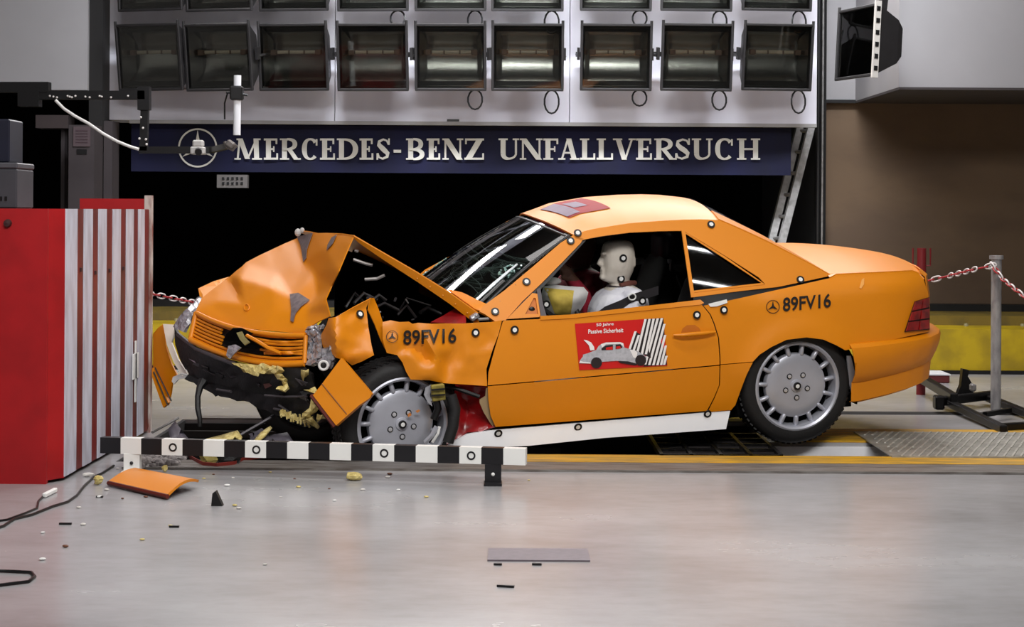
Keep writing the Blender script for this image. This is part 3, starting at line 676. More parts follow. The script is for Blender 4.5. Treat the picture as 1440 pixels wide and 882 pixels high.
for i in range(16):
    a = 2*math.pi*i/16; pts.append((.038*math.copysign(abs(math.cos(a))**.8, math.cos(a)), 0, .0165*math.sin(a)))
lk.tube(pts, .0052, 6, closed=True); LK = [mesh('link', lk, CWHT, 60), mesh('link', lk, CRED, 60)]
def chain(pts, label):
    c = thing('chain', label, 'chain', pts[len(pts)//2]); co = Vector(c.location)
    seg = []; 
    for a, b_ in zip(pts[:-1], pts[1:]):
        n = 60
        for i in range(n): seg.append(a+(b_-a)*(i/n))
    d = 0; nxt = 0; k = 0
    for a, b_ in zip(seg[:-1], seg[1:]):
        d += (b_-a).length
        if d >= nxt:
            nxt += .056; t = (b_-a).normalized(); o = link('link', LK[k % 2], c, a-co)
            o.rotation_euler = (Matrix.Rotation(math.atan2(t.y, t.x), 4, 'Z') @ Matrix.Rotation(-math.asin(t.z), 4, 'Y') @ Matrix.Rotation(rad(90 if k % 2 else 15), 4, 'X')).to_euler(); k += 1
chain([W(1393, 374, D_-.05), W(1370, 379, D_), W(1335, 388, 11.4), W(1305, 395, 11.5), W(1285, 402, 11.6)], 'red and white chain strung from the steel post to behind the car boot')
chain([W(1396, 374, D_-.06), W(1412, 394, D_-.2), W(1428, 407, D_-.4), W(1450, 424, D_-.6), W(1475, 436, D_-.8)], 'red and white chain sagging away from the steel post past the tow frame')
chain([W(190, 408, 11.0), W(215, 414, 11.1), W(250, 421, 11.3), W(285, 428, 11.6), W(360, 434, 12), W(440, 428, 12.35)], 'red and white chain between the red barrier and the crumpled bonnet')
# ------------------------------------------------------------------ tow frame
tf = thing('tow_frame', 'low black steel towing frame on the floor behind the car', 'tow frame', floor_pt(1370, 600)); to = Vector(tf.location)
STB = mat('black_steel', (24, 23, 24), .38, .5, var=.3, vscale=20)
f_ = lambda x, y, z: floor_pt(x, y, z)-to
part('drawbar', G().beam(f_(1292, 530, .12), f_(1342, 560, .10), .05, .06, bev=.006), STB, tf)
part('side_rail', G().beam(f_(1325, 562, .06), f_(1412, 604, .03), .05, .045, bev=.006), STB, tf)
part('side_rail', G().beam(f_(1380, 556, .06), f_(1465, 590, .03), .05, .045, bev=.006), STB, tf)
part('cross_rail', G().beam(f_(1405, 601, .03), f_(1480, 597, .03), .05, .045, bev=.006), STB, tf)
part('cross_rail', G().beam(f_(1318, 565, .07), f_(1400, 555, .07), .06, .055, bev=.006), STB, tf)
part('cross_rail', G().beam(f_(1385, 583, .05), f_(1420, 577, .05), .03, .03), STB, tf)
part('bracket', G().prism([(-.05, 0), (.07, 0), (.075, .09), (.035, .16), (.045, .2), (.0, .21), (-.01, .1)], -.03, .03, lambda x, y, h: f_(1352, 562, .04)+Vector((x, h, y))), STB, tf)
part('clevis', G().box(f_(1368, 545, .17), (.035, .06, .05), bev=.01), ALU, tf)
part('end_block', G().box(f_(1320, 566, .07), (.06, .09, .09), bev=.01), STB, tf)
for xx, yy in ((1334, 566), (1348, 560)): part('pin', G().tube([f_(xx, yy, .06)+Vector((0, -.07, 0)), f_(xx, yy, .06)], .02, 8), ALU, tf)
fpz = thing('floor_box', 'flat white-topped floor box with a dark red edge behind the car', 'floor box', floor_pt(1315, 538))
part('base', G().box((0, .1, .03), (.2, .3, .06), bev=.008), mat('dark_red_edge', (96, 30, 30), .5), fpz); part('top', G().box((0, .1, .064), (.21, .31, .01)), WHITE, fpz)
# ================================================================== THE CRASHED CAR
car = thing('crashed_car', 'orange two-door hardtop car with its front crumpled, numbered 89FV16', 'car')
car.matrix_world = CM
S = lambda x, y, o=0: on(side_y, x, y, o)
Gh = lambda x, y, o=0: on(gh_y, x, y, o)
def both(name, outline, fn, m, step=12, thick=.006, smooth=40, holes=(), label=None):
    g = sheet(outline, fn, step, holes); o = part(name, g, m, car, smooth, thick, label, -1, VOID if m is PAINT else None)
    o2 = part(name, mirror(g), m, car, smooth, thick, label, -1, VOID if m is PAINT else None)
    return o
# rear quarter, door, sill
qtr = [(989.5, 430), (1020, 424), (1060, 415), (1110, 404), (1150, 395), (1168, 391), (1176, 386.5), (1230, 384), (1283, 381.5), (1292, 385), (1299, 393), (1303.5, 408), (1306, 420), (1306.5, 466.5), (1250, 479), (1189, 492.8), (1177, 486), (1158, 477.5), (1134, 474.6), (1106, 478), (1085, 488), (1068, 499), (1059, 508.7), (1013.5, 512.5), (1013.3, 503), (1011.3, 475), (1005, 455), (999.5, 442)]
both('rear_quarter_panel', qtr, S, PAINT, 11)
both('quarter_lower_panel', [(1013.3, 514), (1058.5, 510), (1050, 527), (1042.6, 546), (1034, 570), (1028, 577), (996, 579.5), (1005.7, 559.5), (1012.5, 542)], lambda x, y: S(x, y, .004), PAINT, 11)
both('door_panel', [(711, 450.8), (760, 448.8), (802, 446.5), (985, 426.5), (988, 430), (998, 442.5), (1003.3, 455), (1009.6, 475), (1011.7, 503), (1011.8, 513), (850, 527.5), (686, 542), (687, 524), (695, 494), (704, 463), (707.5, 452)], S, PAINT, 12)
both('door_lower_panel', [(686, 544), (850, 529.5), (1011.8, 515), (1011, 542), (1004, 559), (994, 578), (850, 589), (697, 600.5), (690, 585), (686.8, 562)], lambda x, y: S(x, y, .005), PAINT, 12)
both('door_top_rail', [(760, 444.5), (802, 442.5), (985, 421.5), (990, 426), (985, 428.5), (802, 448), (760, 450)], lambda x, y: S(x, y, .006), PAINT, 12, .02)
both('sill', [(700, 604.5), (850, 592), (1027, 577.5), (1021, 603.5), (850, 616), (745, 627), (660, 631), (628, 629), (640, 620), (657.5, 611), (682, 606.5)], lambda x, y: on(lambda u, w: .878+(.2-w)*.12, x, y), mat('bright_sill_white', (246, 247, 250), .4, var=.02), 14, .03, label='white sill panel')
both('belt_seal', [(975, 415), (1095, 401), (1168, 386), (1168, 392), (1060, 416), (990, 430), (975, 428)], lambda x, y: S(x, y, -.05), BLACKM, 14)
# white tape and dent on the quarter
part('tape', sheet([(996, 427.5), (1022, 421), (1023, 426), (1008, 431), (999, 431.5)], lambda x, y: S(x, y, .008), 8), WHITEM, car)
part('dent_mark', sheet([(1212, 393), (1215.5, 391), (1215, 400), (1211, 406), (1208.5, 405)], lambda x, y: S(x, y, .007), 6), mat('pale_orange', (236, 166, 84), .4), car)  # flat, paler orange mark at the dent
# door handle
part('handle_recess', sheet([(957, 470), (960, 462), (966, 457.5), (977, 457), (983, 461), (986, 466)], lambda x, y: S(x, y, .003), 6), mat('orange_recess', (196, 108, 10), .5), car)
g = G(); pts = [S(947, 471.5, .02), S(960, 471.3, .028), S(975, 470, .03), S(992, 468.6, .028), S(1006, 467, .02)]
part('door_handle', g.tube(pts, [.006, .011, .012, .011, .007], 10), PAINT, car, 60)
# wheel-arch liners
def liner(u, w0, r, y0, y1):
    g = G(); g.grid(lambda s, t: Vector((u+r*math.cos(lerp(-.3, math.pi+.3, s)), lerp(y0, y1, t), w0+r*math.sin(lerp(-.3, math.pi+.3, s)))), 20, 2); return g
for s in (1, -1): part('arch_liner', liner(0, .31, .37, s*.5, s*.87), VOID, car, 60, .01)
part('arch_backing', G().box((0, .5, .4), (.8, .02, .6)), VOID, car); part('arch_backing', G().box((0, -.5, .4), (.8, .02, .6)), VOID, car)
part('mud_flap', sheet([(1190, 500), (1195, 500), (1203, 530), (1204, 556), (1198, 556), (1193, 540)], lambda x, y: S(x, y, -.06), 10), mat('grey_liner', (150, 150, 156), .5), car, None, .01)
# rear bumper: sweep of a profile round the tail
plan = [(-.285, .906), (-.42, .907), (-.56, .897), (-.69, .868), (-.80, .82), (-.88, .75), (-.94, .65), (-.985, .5), (-1.015, .3), (-1.03, .1)]
plan = plan+[(u, -y) for u, y in reversed(plan)]
def sweep(prof, pl, mat_, name, cut=None):
    g = G(); N = len(pl); M_ = len(prof); vs = []
    for i, (u, y) in enumerate(pl):
        a = pl[max(0, i-1)]; b = pl[min(N-1, i+1)]; t = Vector((b[0]-a[0], b[1]-a[1])).normalized(); nx, ny = -(-t.y), -t.x
        nrm = Vector((t.y, -t.x)); 
        if nrm.dot(Vector((u+.1, y))) < 0: nrm = -nrm
        for off, w in prof:
            sl = cut(i, w) if cut else 0
            vs.append(Vector((u+nrm.x*off+sl, y+nrm.y*off, w+(lift(u, w) if cut else 0))))
    fs = [(i*M_+j, i*M_+j+1, (i+1)*M_+j+1, (i+1)*M_+j) for i in range(N-1) for j in range(M_-1)]
    g.add(vs, fs); return part(name, g, mat_, car, 35, .006)
pl2 = []
for i in range(len(plan)-1):
    for k in range(4): pl2.append((lerp(plan[i][0], plan[i+1][0], k/4), lerp(plan[i][1], plan[i+1][1], k/4)))
pl2.append(plan[-1])
slant = lambda i, w: (-.07*(.56-w)/.33 if (i == 0 or i == len(pl2)-1) else 0)
lift = lambda u, w: max(0, min(1, (-.35-u)/.5))*(.06 if w < .4 else .06*max(0, (.56-w)/.16))
sweep([(-.03, .549), (.012, .546), (.03, .53), (.034, .50), (.03, .45), (.012, .385), (-.012, .335), (-.02, .33), (-.024, .29), (-.03, .225), (-.06, .21)], pl2, PAINT, 'rear_bumper', slant)
rear_pl = [p for p in pl2 if p[0] < -.86]
sweep([(-.03, .56), (-.02, .6), (-.02, .75), (-.035, .87), (-.07, .90)], rear_pl, PAINT, 'tail_panel')
# tail lamps
LENS = mat('red_lens', (150, 18, 14), .2, rgb2=(96, 8, 10), vscale=18, coat=.6); 
for mir in (0, 1):
    o = sheet([(1286, 424), (1306.3, 418), (1306.6, 463.5), (1271.5, 467)], lambda x, y: S(x, y, .004), 8); lamp = part('tail_lamp', mirror(o) if mir else o, mat('lamp_black', (40, 6, 6), .4), car, None, .004)
    for i in range(3):
        t0, t1 = i/3+.02, (i+1)/3-.03
        for a, b_ in ((.05, .52), (.57, .97)):
            c4 = []
            for q_, t_ in ((a, t0), (b_, t0), (b_, t1), (a, t1)):
                l = (lerp(1286, 1271.5, t_), lerp(424, 467, t_)); r_ = (lerp(1306.3, 1306.6, t_), lerp(418, 463.5, t_)); c4.append((lerp(l[0], r_[0], q_), lerp(l[1], r_[1], q_)))
            o = sheet(c4, lambda x, y: S(x, y, .012), 8); k = part('lens', mirror(o) if mir else o, LENS, lamp, None, .006); 
# boot lid / deck
def deck(s, t):
    y = lerp(.74, -.74, t); k = 1-(abs(y)/.74)**2.2
    u = lerp(.08, -.90-.06*k, s); ye = y*(1 if u > -.5 else 1-.12*((-.5-u)/.4)**2)
    w = .915+.045*k-.004*max(0, s-.1)-.055*max(0, (s-.55)/.45)**1.8
    if u > -.27: w -= .0
    return Vector((u, ye, w))
part('boot_lid', G().grid(deck, 26, 22), PAINT, car, 30, .01)
part('boot_seam', G().tube([deck(.38, i/16)+Vector((0, 0, .001)) for i in range(17)], .003, 4), mat('orange_seam', (120, 64, 10), .6), car)
for s in (.015, .985): part('boot_seam', G().tube([deck(.36+.64*i/12, s)+Vector((0, 0, .001)) for i in range(13)], .003, 4), MATS['orange_seam'], car)
# shoulder between quarter panel and boot lid
for mir in (1, -1):
    top = [(1167, 391.3), (1176, 386.5), (1230, 384), (1283, 381.5), (1292, 385), (1299, 393)]
    def shl(s, t):
        q_ = polyat(top, s); p = S(*q_); dk = deck(max(0, min(1, (.08-p.x)/1.0)), 0.0); dk.x = p.x
        r = p.lerp(dk, t); r.z += .004*math.sin(math.pi*t); return Vector((r.x, r.y*mir, r.z))
    g = G().grid(shl, 20, 3); part('shoulder_panel', g, PAINT, car, 50, .006)
# hardtop side, window divider, glass
hs = [(806, 330), (822, 325), (840, 321), (885, 314), (930, 310.5), (960, 309), (985, 308.5), (1010, 309.5), (1040, 322.5), (1080, 341), (1120, 362), (1150, 378), (1167.5, 388), (1130, 396), (1095, 403.5), (1040, 409.5), (976, 418), (975, 411), (1040, 404), (1076, 399.5), (1067, 390), (1020, 360), (990, 342), (964, 326.5), (958, 324.5), (930, 325), (886, 327), (850, 331.5), (830, 335), (817, 338), (808, 335)]
both('hardtop_side', hs, Gh, PAINT, 11)
both('window_frame_trim', [(960, 326), (966, 328), (1020, 361), (1076, 400), (975, 411.5), (974, 409), (1071, 398), (1018, 363), (968, 331)], lambda x, y: Gh(x, y, .003), PAINT, 12, .004)
both('window_divider', [(958.5, 324), (963.5, 325), (977, 418), (972, 418)], lambda x, y: Gh(x, y, .004), PAINT, 12, .008)
both('rear_side_glass', [(962, 325), (1020, 359), (1077, 400), (975, 412)], lambda x, y: Gh(x, y, -.012), GLASSD, 25, .004)
g = sheet([(817, 338), (850, 331), (886, 326.5), (958, 324), (973, 419), (860, 440), (760, 447), (762, 398)], lambda x, y: Gh(x, y, -.012), 25)
part('passenger_window', mirror(g), GLASSC, car, 40, .004)
# roof
rail_ = [(806, 330), (840, 321), (885, 314), (930, 310.5), (960, 309), (985, 308.5), (1010, 309.5)]
RP_ = [Gh(*q_) for q_ in rail_]; crown = [.05, .085, .094, .094, .09, .085, .075]; bow = [.075, .05, .03, .015, 0, 0, -.02]
def roof(s, t):
    k = s*6; i = min(5, int(k)); f = k-i
    p = RP_[i].lerp(RP_[i+1], f); cr = lerp(crown[i], crown[i+1], f); bo_ = lerp(bow[i], bow[i+1], f)
    q_ = 2*t-1; e = 1-abs(q_)**2.3
    return Vector((p.x+bo_*(1-q_*q_), -p.y*q_, p.z+cr*e))
rg = G().grid(roof, 24, 28)
if (rg.v[1]-rg.v[0]).cross(rg.v[25]-rg.v[0]).z < 0: rg.f = [tuple(reversed(f)) for f in rg.f]
part('roof', rg, PAINT, car, 60, .01, None, -1, VOID)
# rear window and its surround between the roof and the deck
CP = [Gh(*q_) for q_ in [(1010, 309.5), (1040, 322.5), (1080, 341), (1120, 362), (1150, 378), (1167.5, 388)]]
def backlight(s, t):
    k = s*5; i = min(4, int(k)); p = CP[i].lerp(CP[i+1], k-i); q_ = 2*t-1; cr = lerp(.075, .035, s)
    return Vector((p.x-.02*(1-q_*q_), -p.y*q_, p.z+cr*(1-abs(q_)**2.3)))
part('rear_window', G().grid(lambda s, t: backlight(s, lerp(.12, .88, t)), 12, 16), GLASSD, car, 60, .005)
for a, b_ in ((0, .12), (.88, 1)): part('rear_pillar_edge', G().grid(lambda s, t: backlight(s, lerp(a, b_, t)), 12, 3), PAINT, car, 60, .008)
# A-pillars, mirror triangle, seals
both('windscreen_pillar', [(806, 331), (820, 335.5), (817, 341.5), (790, 369.5), (762, 398), (735, 423.5), (711, 450.5), (696, 452), (682, 442), (674, 438), (680, 430), (710, 408), (750, 374.5), (789, 341)], Gh, PAINT, 10, .02)
both('window_seal', [(820, 336), (824, 338), (766, 401), (716, 450), (710, 451), (735, 424), (762, 398.5), (790, 370), (817, 342)], lambda x, y: Gh(x, y, -.01), BLACKM, 10, .015)
part('mirror_triangle', sheet([(748, 413.5), (755, 414.5), (759.5, 447), (712, 450)], lambda x, y: Gh(x, y, .01), 8, [[(750, 420), (753, 421), (756, 443), (738, 443)]]), PAINT, car, None, .012)
part('mirror_socket', sheet([(750, 420), (753, 421), (756, 443), (738, 443)], lambda x, y: Gh(x, y, .0), 8), mat('orange_recess', (196, 108, 10), .5), car, None, .008)
part('socket_hole', G().ball(Gh(748, 436, .006), .018, 6, 0, (1, .4, 1)), BLACKM, car)
part('quarter_post', sheet([(754, 409), (759, 406), (763, 430), (768, 447), (760, 447.5)], lambda x, y: Gh(x, y, .0), 8), mat('grey_post', (84, 78, 82), .6), car, None, .015)
# windscreen
wt, wb = Gh(803, 333, -.02), Gh(682, 435, -.05)
def screen(s, t):     # s across, t down
    q_ = 2*s-1; y = lerp(wt.y, wb.y, t); b = lerp(.075, .21, t)*(1-abs(q_)**2.2)
    return Vector((lerp(wt.x, wb.x, t)+b, -y*q_, lerp(wt.z, wb.z, t)+.045*(1-t)*(1-q_*q_)+.02*math.sin(math.pi*t)))
wn = part('windscreen', G().grid(screen, 20, 14), GLASSW, car, 60, .005)
g = G()
for s, w_ in ((.012, .009), (.97, .006)): g.tube([screen(s, i/12)+Vector((.003, 0, .003)) for i in range(13)], w_, 6)
g.tube([screen(i/20, .02)+Vector((.002, 0, .002)) for i in range(21)], .008, 6)
part('windscreen_seal', g, BLACKM, wn, 60)
g = G()
for k in range(4): g.tube([screen(lerp(.05, .95, i/10)+.01*random.uniform(-1, 1), .42+.07*k+.03*random.uniform(-1, 1)+.012*k*random.uniform(-1, 1))+Vector((.003, 0, .003)) for i in range(11)], .0009, 4)
for k in range(7):
    s0 = random.uniform(.05, .5); g.tube([screen(min(.98, s0+.06*i*random.uniform(-.4, .7)), min(1, .5+.05*i))+Vector((.003, 0, .003)) for i in range(9)], .0008, 4)
part('cracks', g, mat('crack_glint', (170, 190, 186), .3), wn)
g = G()
for k in range(26):
    p = screen(random.uniform(.02, .1), random.uniform(.5, .66)); g.box(p+Vector((.01, 0, .012)), (.014, .008, .005), Matrix.Rotation(random.uniform(0, 3), 3, 'X') @ Matrix.Rotation(random.uniform(0, 3), 3, 'Z'))
for k in range(36):
    p = screen(random.uniform(.86, .96), random.uniform(.75, .95)); g.box(p+Vector((.0, 0, .006)), (.014, .008, .005), Matrix.Rotation(random.uniform(0, 3), 3, 'X') @ Matrix.Rotation(random.uniform(0, 3), 3, 'Z'))
k = part('glass_shards', g, mat('green_glass_shards', (150, 190, 184), .15, var=.5, vscale=40), wn); k['kind'] = 'stuff'
def screen_at(x, y):
    c_ = CMI @ Vector((0, 0, EYE)); best = None
    for i in range(41):
        for j in range(41):
            p = CM @ screen(i/40, j/40); d = p-Vector((0, 0, EYE)); qx = 720+FPX*d.dot(CR)/d.y; qy = 297-FPX*d.dot(CU)/d.y; e = (qx-x)**2+(qy-y)**2
            if best is None or e < best[0]: best = (e, i/40, j/40)
    return screen(best[1], best[2])+Vector((.015, 0, .015))
part('wiper', G().tube([screen_at(668, 428), screen_at(700, 403), screen_at(731, 378)], [.008, .011, .006], 6), mat('silver_wiper', (170, 176, 180), .3, .6), wn)
part('wiper_blade', G().tube([screen_at(676, 428)+Vector((0, .012, 0)), screen_at(702, 408)+Vector((0, .012, 0)), screen_at(712, 400)+Vector((0, .012, 0))], .01, 6), BLACKM, wn)
# cabin: floor, bulkhead, dash, seats
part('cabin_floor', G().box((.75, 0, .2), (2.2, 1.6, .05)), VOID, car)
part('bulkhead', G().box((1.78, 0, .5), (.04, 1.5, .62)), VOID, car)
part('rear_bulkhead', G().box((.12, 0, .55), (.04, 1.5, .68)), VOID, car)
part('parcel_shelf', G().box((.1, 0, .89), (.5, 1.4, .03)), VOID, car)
g = G().grid(lambda s, t: Vector((lerp(1.66, 1.3, t), lerp(.72, -.72, s), .80+.07*math.sin(math.pi*min(1, t*1.2)*.8)-.2*max(0, t-.7))), 10, 8); part('dashboard', g, BLACK, car, 60, .02)
part('dash_face', G().box((1.36, 0, .62), (.06, 1.42, .32), Matrix.Rotation(.25, 3, 'Y')), BLACK, car)
part('bent_dash_rail', G().tube([(1.5, .62, .90), (1.5, .3, .915), (1.5, -.1, .925), (1.5, -.5, .93)], .013, 8), mat('bare_grey_rail', (130, 140, 144), .4, .4), car, 60)
part('dash_clutter', G().box((1.56, -.2, .89), (.12, .2, .06), Matrix.Rotation(.4, 3, 'Z'), bev=.02), FOAM, car)
part('dash_clutter', G().box((1.6, .3, .88), (.14, .3, .06), Matrix.Rotation(-.2, 3, 'Z'), bev=.02), mat('dull_green', (70, 84, 70), .7), car)
def seat(yc):
    g = G(); secs = [(.50, .36, .24, .06), (.45, .5, .25, .07), (.40, .7, .25, .07), (.36, .85, .22, .06), (.335, .92, .15, .045)]
    vs = []; n = 20
    for u, w, hw, d in secs:
        for j in range(n):
            a = 2*math.pi*j/n; cx, sx = math.cos(a), math.sin(a); vs.append(Vector((u+d*math.copysign(abs(cx)**.6, cx), yc+hw*math.copysign(abs(sx)**.6, sx), w+.02*cx)))
    g.add(vs, [(i*n+j, i*n+(j+1) % n, (i+1)*n+(j+1) % n, (i+1)*n+j) for i in range(len(secs)-1) for j in range(n)]+[tuple(range(n-1, -1, -1)), tuple(range((len(secs)-1)*n, len(secs)*n))])
    st = part('seat_back', g, FABRIC, car, 70)
    hr = G(); prof = []; vs = []
    for k, (w, sc) in enumerate(((.905, .5), (.92, .86), (.96, 1), (1.01, 1), (1.05, .95), (1.075, .7), (1.083, .3))):
        for j in range(n):
            a = 2*math.pi*j/n; vs.append(Vector((.335-.04*(w-.9)+.058*sc*math.cos(a), yc+.13*sc*math.copysign(abs(math.sin(a))**.7, math.sin(a)), w)))
    hr.add(vs, [(i*n+j, i*n+(j+1) % n, (i+1)*n+(j+1) % n, (i+1)*n+j) for i in range(6) for j in range(n)]+[tuple(range(n-1, -1, -1)), tuple(range(6*n, 7*n))]); part('headrest', hr, mat('black_leather', (58, 53, 60), .38, var=.2), st, 70)
    part('belt_guide', G().tube([(.37, yc+.2, .72), (.35, yc+.2, .93), (.35, yc+.16, .93), (.37, yc+.16, .72)], .008, 6), mat('dark_chrome', (130, 128, 130), .3, .7), st)
    part('seat_cushion', G().box((.72, yc, .33), (.56, .5, .14), bev=.05), FABRIC, car, 50)
seat(.39); seat(-.39)
# steering column, airbag
part('steering_column', G().tube([(1.5, .39, .58), (1.12, .39, .70)], .035, 10), BLACK, car, 60)
ring_ = [Vector((1.14+.19*math.sin(a)*.35, .39+.19*math.cos(a), .71+.19*math.sin(a)*.93)) for a in [2*math.pi*i/28 for i in range(28)]]
part('steering_wheel', G().tube(ring_, .016, 8, closed=True), BLACK, car, 60)
ab = [(765, 404), (780, 402), (800, 404), (820, 405), (826, 412), (822, 425), (815, 436), (803, 447), (790, 449), (778, 448), (768, 432), (763, 415)]
AY_ = .52
def bagfn(sgn):
    def f(x, y):
        d = edge_dist((x, y), dens(ab, 4)); return Ly(x, y, AY_+sgn*(.004+.12*(1-math.exp(-d/9)))+.008*noise.noise(Vector((x*.12, y*.12, 1))))
    return f
AB = mat('white_airbag_cloth', (206, 204, 202), .8, var=.12, vscale=14); 
bag = part('airbag', sheet(ab, bagfn(1), 5), AB, car, 60, .006); part('airbag_back', sheet(ab, bagfn(-1), 5), AB, bag, 60, .006)
pf = bagfn(1)
part('airbag_panel', sheet([(764.5, 405), (783, 407), (806, 409), (804, 422), (802, 435), (801, 446), (782, 447), (776, 430), (771, 416)], lambda x, y: pf(x, y)+Vector((0, .012, 0)), 5), mat('yellow_airbag_cloth', (196, 172, 74), .8, rgb2=(168, 146, 60), vscale=16), bag, 60, .004, 'yellow panel of the burst airbag')
part('airbag_fold', G().ball(Ly(777, 396, .5), .05, 8, 0, (1.0, .8, .45)), AB, bag, 60)
# ------------------------------------------------------------------ wheels
def make_wheel(parent, loc, rotz=0, camber=0):
    R_, Wd = .33, .225
    prof = [(.235, -.09), (.25, -.112), (.285, -.117), (.308, -.107), (.322, -.085), (.33, -.05), (.331, 0), (.33, .05), (.322, .085), (.308, .107), (.285, .117), (.25, .112), (.235, .09), (.228, 0)]
    Mx = Matrix.Rotation(rad(-90), 4, 'X')     # lathe axis z -> outward +y
    tyre = part('tyre', G().lathe(prof, 56, 0, Mx, True), RUBBER, parent, 40); tyre.location = loc; tyre.rotation_euler = (camber, 0, rotz)
    g = G()
    for i in range(64):
        a = 2*math.pi*i/64
        for s, y in ((1, -.055), (-1, .0), (1, .055)):
            R = Matrix.Rotation(-a, 3, 'Y') @ Matrix.Rotation(s*.5, 3, 'X'); g.box(Matrix.Rotation(-a, 3, 'Y') @ Vector((.3285, y, 0)), (.008, .046, .018), R)
    k = part('tread_blocks', g, RUBBER, tyre); k['kind'] = 'stuff'
    rim = [(.228, -.1), (.236, .086), (.247, .098), (.249, .112), (.240, .116), (.229, .108), (.225, .08), (.220, .04), (.215, -.1)]
    part('rim', G().lathe(rim, 56, 0, Mx), ALLOY, tyre, 35)
    part('rim_well', G().lathe([(.22, .035), (.10, .02), (.001, .02)], 40, 0, Mx), VOID, tyre)
    disc = [(.001, .094), (.03, .094), (.06, .093), (.12, .097), (.16, .093), (.176, .084), (.180, .07), (.178, .045)]
    part('wheel_disc', G().lathe(disc, 60, 0, Mx), ALLOY, tyre, 35)
    for i in range(15):
        a = 2*math.pi*i/15+.1; R = Matrix.Rotation(-a, 3, 'Y')
        part('spoke', G().box(R @ Vector((.2, .076, 0)), (.066, .034, .022), R @ Matrix.Rotation(-.12, 3, 'Z'), bev=.007), ALLOY, tyre, 50)
    part('hub_cap', G().lathe([(.001, .112), (.016, .111), (.02, .104), (.034, .1), (.036, .09)], 20, 0, Mx), ALLOY, tyre, 40)
    part('hub_badge', G().lathe([(.001, .1135), (.007, .1135), (.012, .1128)], 12, 0, Mx), WHITEM, tyre)
    part('hub_ring', G().lathe([(.0115, .1136), (.021, .1126), (.0225, .1)], 16, 0, Mx), BLACKM, tyre)
    for i in range(5):
        a = 2*math.pi*i/5+.32; Mb = Mx @ Matrix.Translation((.068*math.cos(a), .068*math.sin(a), 0))
        b_ = part('bolt_hole', G().lathe([(.0165, .0955), (.010, .0955)], 14, 0, Mb), BLACKM, tyre); part('wheel_bolt', G().lathe([(.001, .1), (.0105, .099), (.012, .09)], 8, 0, Mb), mat('bright_wheel_bolt', (222, 222, 226), .3, .5), tyre)
    return tyre
make_wheel(car, (0, .755, .33)); make_wheel(car, Ly(567, 597, .86)-Vector((-.02, .105, 0)), rad(9))
g0 = bpy.data.objects['tyre']
for loc in ((0, -.76, .20), (2.5, -.74, .22)):
    r = g0.copy(); COL.objects.link(r); r.parent = car; r.location = loc; r.rotation_euler = (0, 0, math.pi)
    for ch in list(g0.children): c_ = ch.copy(); COL.objects.link(c_); c_.parent = r
for q_ in ([(573, 583), (577, 580), (579, 584), (574, 587)], [(584, 578), (589, 576), (591, 578), (587, 581)]): part('paint_scuff', sheet(q_, lambda x, y: Ly(x, y, .872), 4), mat('scuff_orange', (206, 128, 60), .6), car)
# ------------------------------------------------------------------ crumpled front
fen = [(538, 453), (549, 450.5), (562, 453), (575, 452.5), (580, 455.5), (588, 454), (608, 455.5), (652, 455), (691, 453), (706, 450.5), (701, 470), (693, 491), (684, 519), (685, 543), (664, 541.5), (624, 539), (604, 535), (577.5, 534), (571, 523), (566, 510), (558.5, 499.5), (544, 496.5), (541, 488), (538, 477)]
fc = [(x, y, 0) for x, y in fen]+[(612, 495, .03), (613, 515, .035), (604, 531, .03), (592, 470, .012), (575, 488, -.035), (556, 482, .018), (575, 495, .02), (590, 512, .015), (640, 490, -.02), (628, 510, -.03), (660, 500, 0), (672, 525, -.012), (640, 530, -.005), (600, 505, -.025), (690, 480, -.015), (560, 465, 0)]
fender = part('front_wing', sheet(fen, crumple(fc, 3, .006, .06, base=side_y), 6), PAINT, car, 38, .005, offs=-1)
strip = part('wing_flange', sheet([(521, 419), (526, 419), (533, 436), (538, 452), (541, 475), (546, 496), (541, 490), (535, 477), (527, 456), (518, 436)], crumple([(521, 419, 8.82), (526, 419, 8.9), (538, 452, 8.87), (546, 496, 8.87), (527, 456, 8.83), (518, 436, 8.8)], 2), 6), PAINT, fender, 40, .005, offs=-1)
ff = [(521, 420), (500, 431), (472, 446), (462, 447.5), (459, 457), (451, 472), (454, 488), (463, 494), (472, 503), (486, 507), (495, 514), (510, 508), (526, 499.5), (522.5, 486), (518, 460), (515, 433)]
ffc = [(521, 420, 8.80), (472, 446, 8.70), (462, 447, 8.74), (451, 472, 8.86), (454, 488, 8.86), (472, 503, 8.70), (486, 506, 8.70), (495, 514, 8.74), (526, 499, 8.73), (522, 486, 8.74), (517, 460, 8.78), (515, 432, 8.82), (470, 470, 8.655), (472, 490, 8.66), (500, 450, 8.75), (500, 480, 8.73), (490, 498, 8.69)]
part('wing_nose', sheet(ff, crumple(ffc, 4, .012, .07), 5), PAINT, fender, 40, .005, offs=-1)
